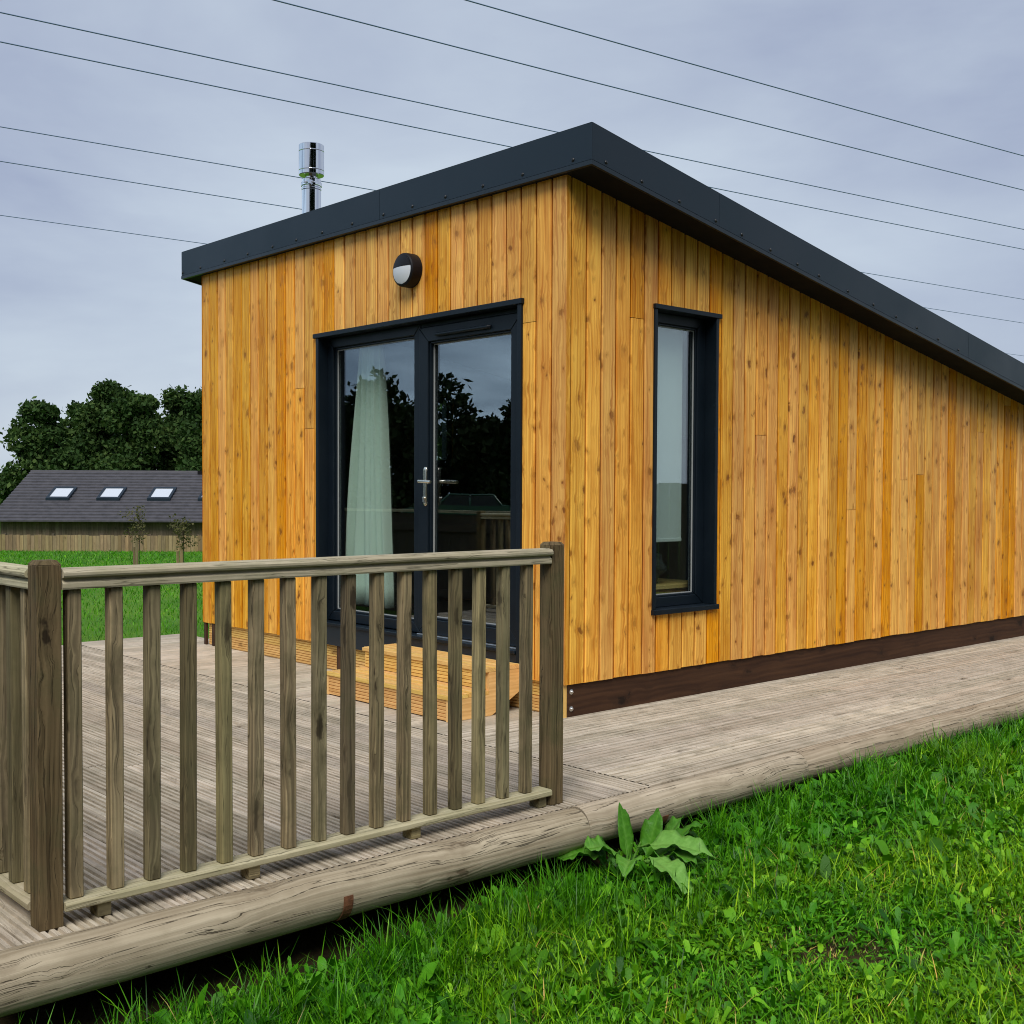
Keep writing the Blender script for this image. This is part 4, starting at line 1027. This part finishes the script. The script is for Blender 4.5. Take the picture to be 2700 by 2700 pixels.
# ------------------------------------------------------------------ power lines
def pix(xd, yd, h):      # a point of the photo (display px) carried out to height h
    xs, ys = (xd * 1.39752 - 1350) / 3089.36, (yd * 1.39752 - 1386.83) / 3089.36
    d = fw + Rr * xs - Uu * ys; t = (h - CAMP.z) / d.z
    return CAMP + d * t
wl = [((557, 0), (1610, 272), 9.5, 'power line crossing highest over the roof corner'), ((915, 0), (1610, 198), 9.9, 'power line in the top right of the sky'),
      ((322, 84), (1610, 361), 9.5, 'power line entering upper left and passing behind the roof peak, upper of two'), ((322, 137), (1610, 402), 9.3, 'power line entering upper left, lower of the close pair'),
      ((322, 290), (715, 356), 9.5, 'power line passing behind the flue cap'), ((322, 352), (595, 395), 9.3, 'power line passing behind the flue pipe'), ((322, 448), (395, 458), 9.5, 'lowest power line, meeting the roof at its left end')]
for a, b, h, lab in wl:
    A, B = pix(*a, h), pix(*b, h); d = (B - A).normalized(); A2 = A - d * 16; L = (B - A2).length + 14
    if (B - A).length < 8: L = 110
    mb = MB(); mb.tube([A2 + d * (L * k / 14) - Vector((0, 0, .10 * (1 - (2 * k / 14 - 1) ** 2))) for k in range(15)], .0115, 6)
    o = mb.build('power_line', M['cable']); tag(o, lab, 'cable', 'overhead power lines')

# ------------------------------------------------------------------ what the door glass mirrors: a dark wood, a parked car
MC = Vector((4.36, 4.36, 0))
V_, Q_, R_ = [], [], []; off = 0; rg3 = np.random.default_rng(77)
for i in range(46):
    lat = -.62 + 1.1 * (i + rg3.random()) / 46; f = rg3.uniform(58, 68)
    d = Vector((-.7386 + .6741 * lat, -(.6741 + .7386 * lat), 0)); p = MC + d * f
    prof = 4.6 + 1.9 * math.exp(-((lat + .125) / .035) ** 2) + 1.5 * math.exp(-((lat + .06) / .02) ** 2) + .8 * math.sin(lat * 60)
    h = prof + 3.0; m_ = 20
    t = rg3.uniform(.08, .93, m_) ** 1.15; cen = np.stack([p.x + rg3.normal(0, 1.3, m_) * (1.1 - t), p.y + rg3.normal(0, 1.3, m_) * (1.1 - t), -1.7 + t * h], -1)
    V, Q, r_ = leafcloud(cen, np.full((m_, 3), 1.0) * rg3.uniform(.8, 1.3, (m_, 1)), 4200, .21, rg3)
    V_.append(V); Q_.append(Q + off); R_.append(r_); off += len(V)
for (ang, dist, hh) in [(-62, 24, 12), (-50, 27, 13), (-38, 25, 17), (-30, 28, 18), (-24, 26, 18), (-17, 28, 18), (-10, 26, 17), (-3, 30, 17), (4, 30, 17), (9, 31, 18), (16, 33, 17), (-44, 27, 15), (-75, 33, 12), (-90, 40, 12), (-105, 44, 11), (14, 38, 14), (-118, 50, 10)]:
    px_, py_ = 4.36 + dist * math.cos(R(ang)), -4.36 + dist * math.sin(R(ang)); m_ = 40
    t = rg3.uniform(.05, .95, m_); cen = np.stack([px_ + rg3.normal(0, 2.1, m_) * (1.15 - t), py_ + rg3.normal(0, 2.1, m_) * (1.15 - t), t * hh], -1)
    V, Q, r_ = leafcloud(cen, np.full((m_, 3), 1.0) * rg3.uniform(1.0, 1.8, (m_, 1)), 9000, .46, rg3)
    V_.append(V); Q_.append(Q + off); R_.append(r_); off += len(V)
o = np_mesh('woodland', np.concatenate(V_), None, np.concatenate(Q_), np.concatenate(R_), M['hedge']); tag(o, 'dark wood mirrored in the door glass', 'woodland', kind='stuff')

df = empty('close_board_fence', (-7, -3.95, -.26)); tag(df, 'dark close board fence mirrored in the lower door glass', 'fence')
mb = MB(); xx = -11.
while xx < 8: mb.box(xx, xx + .144, 0, .022, 0, 1.20 + random.uniform(-.008, .008), 2); xx += .147
mb.build('fence_panel', M['darkfence'], df)
for zz_ in (.25, 1.0): mb = MB(); mb.box(-11, 8, .023, .06, zz_, zz_ + .09, 0); mb.build('fence_rail', M['darkfence'], df)
mb = MB(); mb.box(-11, 8, -.03, .055, 1.215, 1.245, 0); mb.build('fence_cap', M['rail'], df)
added_fence = empty('close_board_fence', (6.2, 8.9, -.25)); tag(added_fence, 'dark close board fence mirrored low in the narrow side window', 'fence'); added_fence.rotation_euler.z = R(-42)  # unseen fence, added so the side window mirrors dark boards, not bright lawn
mb = MB(); xx = -5.
while xx < 5: mb.box(xx, xx + .144, 0, .022, 0, 1.58 + random.uniform(-.008, .008), 2); xx += .147
mb.build('fence_panel', M['darkfence'], added_fence)
for zz_ in (.25, 1.0): mb = MB(); mb.box(-5, 5, .023, .06, zz_, zz_ + .09, 0); mb.build('fence_rail', M['darkfence'], added_fence)
tree(-7.4, 4.9, 3.4, 91, 'leafy green shrub beyond the far window of the cabin', None, mat='pine', size=.09, n=6000, cat='shrub', spread=.34, name='shrub', lo=.05)
cp = MC + Vector((-.7386 + .6741 * -.05, -(.6741 + .7386 * -.05), 0)) * 45
car = empty('parked_car', (cp.x, cp.y, float(gz(cp.x, cp.y)))); car.rotation_euler.z = math.atan2(-.77, .635)
tag(car, 'dark green parked car mirrored in the door glass', 'car')
prof = [(-2.1, .35), (-2.15, .6), (-2.05, .86), (-1.35, .95), (-.6, 1.0), (2.0, .98), (2.1, .75), (2.08, .35)]
def extr(mb, prof, w0, w1=None):
    w1 = w1 or w0
    for a, b in zip(prof, prof[1:] + prof[:1]): mb.face([(a[0], -w0, a[1]), (b[0], -w0, b[1]), (b[0], w0, b[1]), (a[0], w0, a[1])])
    mb.face([(p[0], -w0, p[1]) for p in prof][::-1]); mb.face([(p[0], w0, p[1]) for p in prof])
mb = MB(); extr(mb, prof, .86); mb.box(-.3, 1.35, -.66, .66, 1.38, 1.44); 
for sx in (-.66, .62):
    for (p, q) in (((-.75, .99), (-.28, 1.40)), ((.45, .99), (.45, 1.40)), ((1.7, .98), (1.34, 1.40))): mb.tube([(p[0], sx * 1.15, p[1]), (q[0], sx, q[1])], .05, 6)
mb.build('body', M['carpaint'], car, .04)
mb = MB(); extr(mb, [(-.72, .995), (-.28, 1.375), (1.33, 1.375), (1.66, .985)], .68); mb.build('window_glass', M['carglass'], car)
for sx in (-1.35, 1.3):
    for sy in (-.80, .80):
        mb = MB(); c = (sx, sy, .33); mb.lathe([(.2, -.11), (.32, -.10), (.335, -.05), (.335, .05), (.32, .10), (.2, .11)], (sx, sy, .33), 24, 'y'); wh = mb.build('wheel', M['rubber'], car)
        mb = MB(); mb.lathe([(.0, -.10), (.19, -.105), (.2, -.09), (.2, .09), (.19, .105), (0, .10)], (sx, sy, .33), 20, 'y'); mb.build('rim', M['carrim'], wh)
for sy in (-.6, .6): mb = MB(); mb.box(-2.16, -2.05, sy - .15, sy + .15, .62, .78); mb.build('headlight', M['carlight'], car, .02)

# ------------------------------------------------------------------ light
sun_dir = Vector((.56, -.58, 1.0)).normalized()
elev = math.asin(sun_dir.z); az = math.atan2(sun_dir.x, sun_dir.y)
w = bpy.data.worlds.new('World'); SC.world = w; w.use_nodes = True; nt = w.node_tree; nt.nodes.clear()
def wn(t, **k):
    n_ = nt.nodes.new(t)
    for a, b in k.items(): setattr(n_, a, b)
    return n_
out = wn('ShaderNodeOutputWorld'); bgn = wn('ShaderNodeBackground'); nt.links.new(bgn.outputs[0], out.inputs[0])
sky = wn('ShaderNodeTexSky', sky_type='NISHITA', sun_disc=False); sky.sun_elevation = elev; sky.sun_rotation = az
sky.dust_density = 2.; sky.air_density = 1.
tc = wn('ShaderNodeTexCoord'); mp = wn('ShaderNodeMapping'); mp.inputs['Scale'].default_value = (1., 1., 3.2); mp.inputs['Location'].default_value = (3.1, .7, .4)
nt.links.new(tc.outputs['Generated'], mp.inputs[0])
nz = wn('ShaderNodeTexNoise'); nz.inputs['Scale'].default_value = 2.1; nz.inputs['Detail'].default_value = 6; nz.inputs['Roughness'].default_value = .52; nz.inputs['Distortion'].default_value = .3
nt.links.new(mp.outputs[0], nz.inputs['Vector'])
cr = wn('ShaderNodeValToRGB'); e = cr.color_ramp.elements
e[0].position = .33; e[0].color = (3.25, 3.75, 5.1, 1); e[1].position = .68; e[1].color = (5.3, 6.05, 6.95, 1)
sz = wn('ShaderNodeSeparateXYZ'); nt.links.new(tc.outputs['Generated'], sz.inputs[0])
el_ = wn('ShaderNodeMapRange'); el_.inputs['From Min'].default_value = 0.; el_.inputs['From Max'].default_value = .45; el_.inputs['To Min'].default_value = .13; el_.inputs['To Max'].default_value = -.07
nt.links.new(sz.outputs[2], el_.inputs[0])
ad_ = wn('ShaderNodeMath', operation='ADD'); nt.links.new(nz.outputs[0], ad_.inputs[0]); nt.links.new(el_.outputs[0], ad_.inputs[1])
nt.links.new(ad_.outputs[0], cr.inputs[0])
# darker, banded cloud bank low in the sky opposite the view
mp2 = wn('ShaderNodeMapping'); mp2.inputs['Scale'].default_value = (1.3, 1.3, 9.); mp2.inputs['Location'].default_value = (.3, 1.7, .9)
nt.links.new(tc.outputs['Generated'], mp2.inputs[0])
nz2 = wn('ShaderNodeTexNoise'); nz2.inputs['Scale'].default_value = 1.9; nz2.inputs['Detail'].default_value = 6; nz2.inputs['Roughness'].default_value = .5; nz2.inputs['Distortion'].default_value = .5
nt.links.new(mp2.outputs[0], nz2.inputs['Vector'])
cr2 = wn('ShaderNodeValToRGB'); e2 = cr2.color_ramp.elements
e2[0].position = .38; e2[0].color = (2.3, 3.2, 4.6, 1); e2[1].position = .62; e2[1].color = (7.2, 9.2, 11.6, 1)
nt.links.new(nz2.outputs[0], cr2.inputs[0])
dt = wn('ShaderNodeVectorMath', operation='DOT_PRODUCT'); dt.inputs[1].default_value = (-.79, -.61, 0); nt.links.new(tc.outputs['Generated'], dt.inputs[0])
mr_ = wn('ShaderNodeMapRange', interpolation_type='SMOOTHSTEP'); mr_.inputs['From Min'].default_value = .55; mr_.inputs['From Max'].default_value = .9; nt.links.new(dt.outputs['Value'], mr_.inputs[0])
mc = wn('ShaderNodeMix', data_type='RGBA'); nt.links.new(mr_.outputs[0], mc.inputs[0]); nt.links.new(cr.outputs[0], mc.inputs[6]); nt.links.new(cr2.outputs[0], mc.inputs[7])
mx = wn('ShaderNodeMix', data_type='RGBA'); mx.inputs[0].default_value = .9
nt.links.new(sky.outputs[0], mx.inputs[6]); nt.links.new(mc.outputs[2], mx.inputs[7]); nt.links.new(mx.outputs[2], bgn.inputs[0])
bgn.inputs[1].default_value = .0555
sl = bpy.data.lights.new('sun', 'SUN'); sl.energy = 1.5; sl.angle = R(35); sl.color = (1., .95, .88)
so = bpy.data.objects.new('sun', sl); COL.objects.link(so); so.rotation_euler = (-sun_dir).to_track_quat('-Z', 'Y').to_euler()

vs = SC.view_settings; SC.display_settings.display_device = 'sRGB'; vs.view_transform = 'Standard'; vs.look = 'None'; vs.exposure = 1.04; vs.gamma = 1
SC.render.engine = 'CYCLES'; cy_ = SC.cycles
cy_.max_bounces = 8; cy_.transparent_max_bounces = 16; cy_.glossy_bounces = 4; cy_.diffuse_bounces = 4; cy_.use_denoising = True; cy_.pixel_filter_type = 'BLACKMAN_HARRIS'; cy_.filter_width = 1.05
SC.render.film_transparent = False
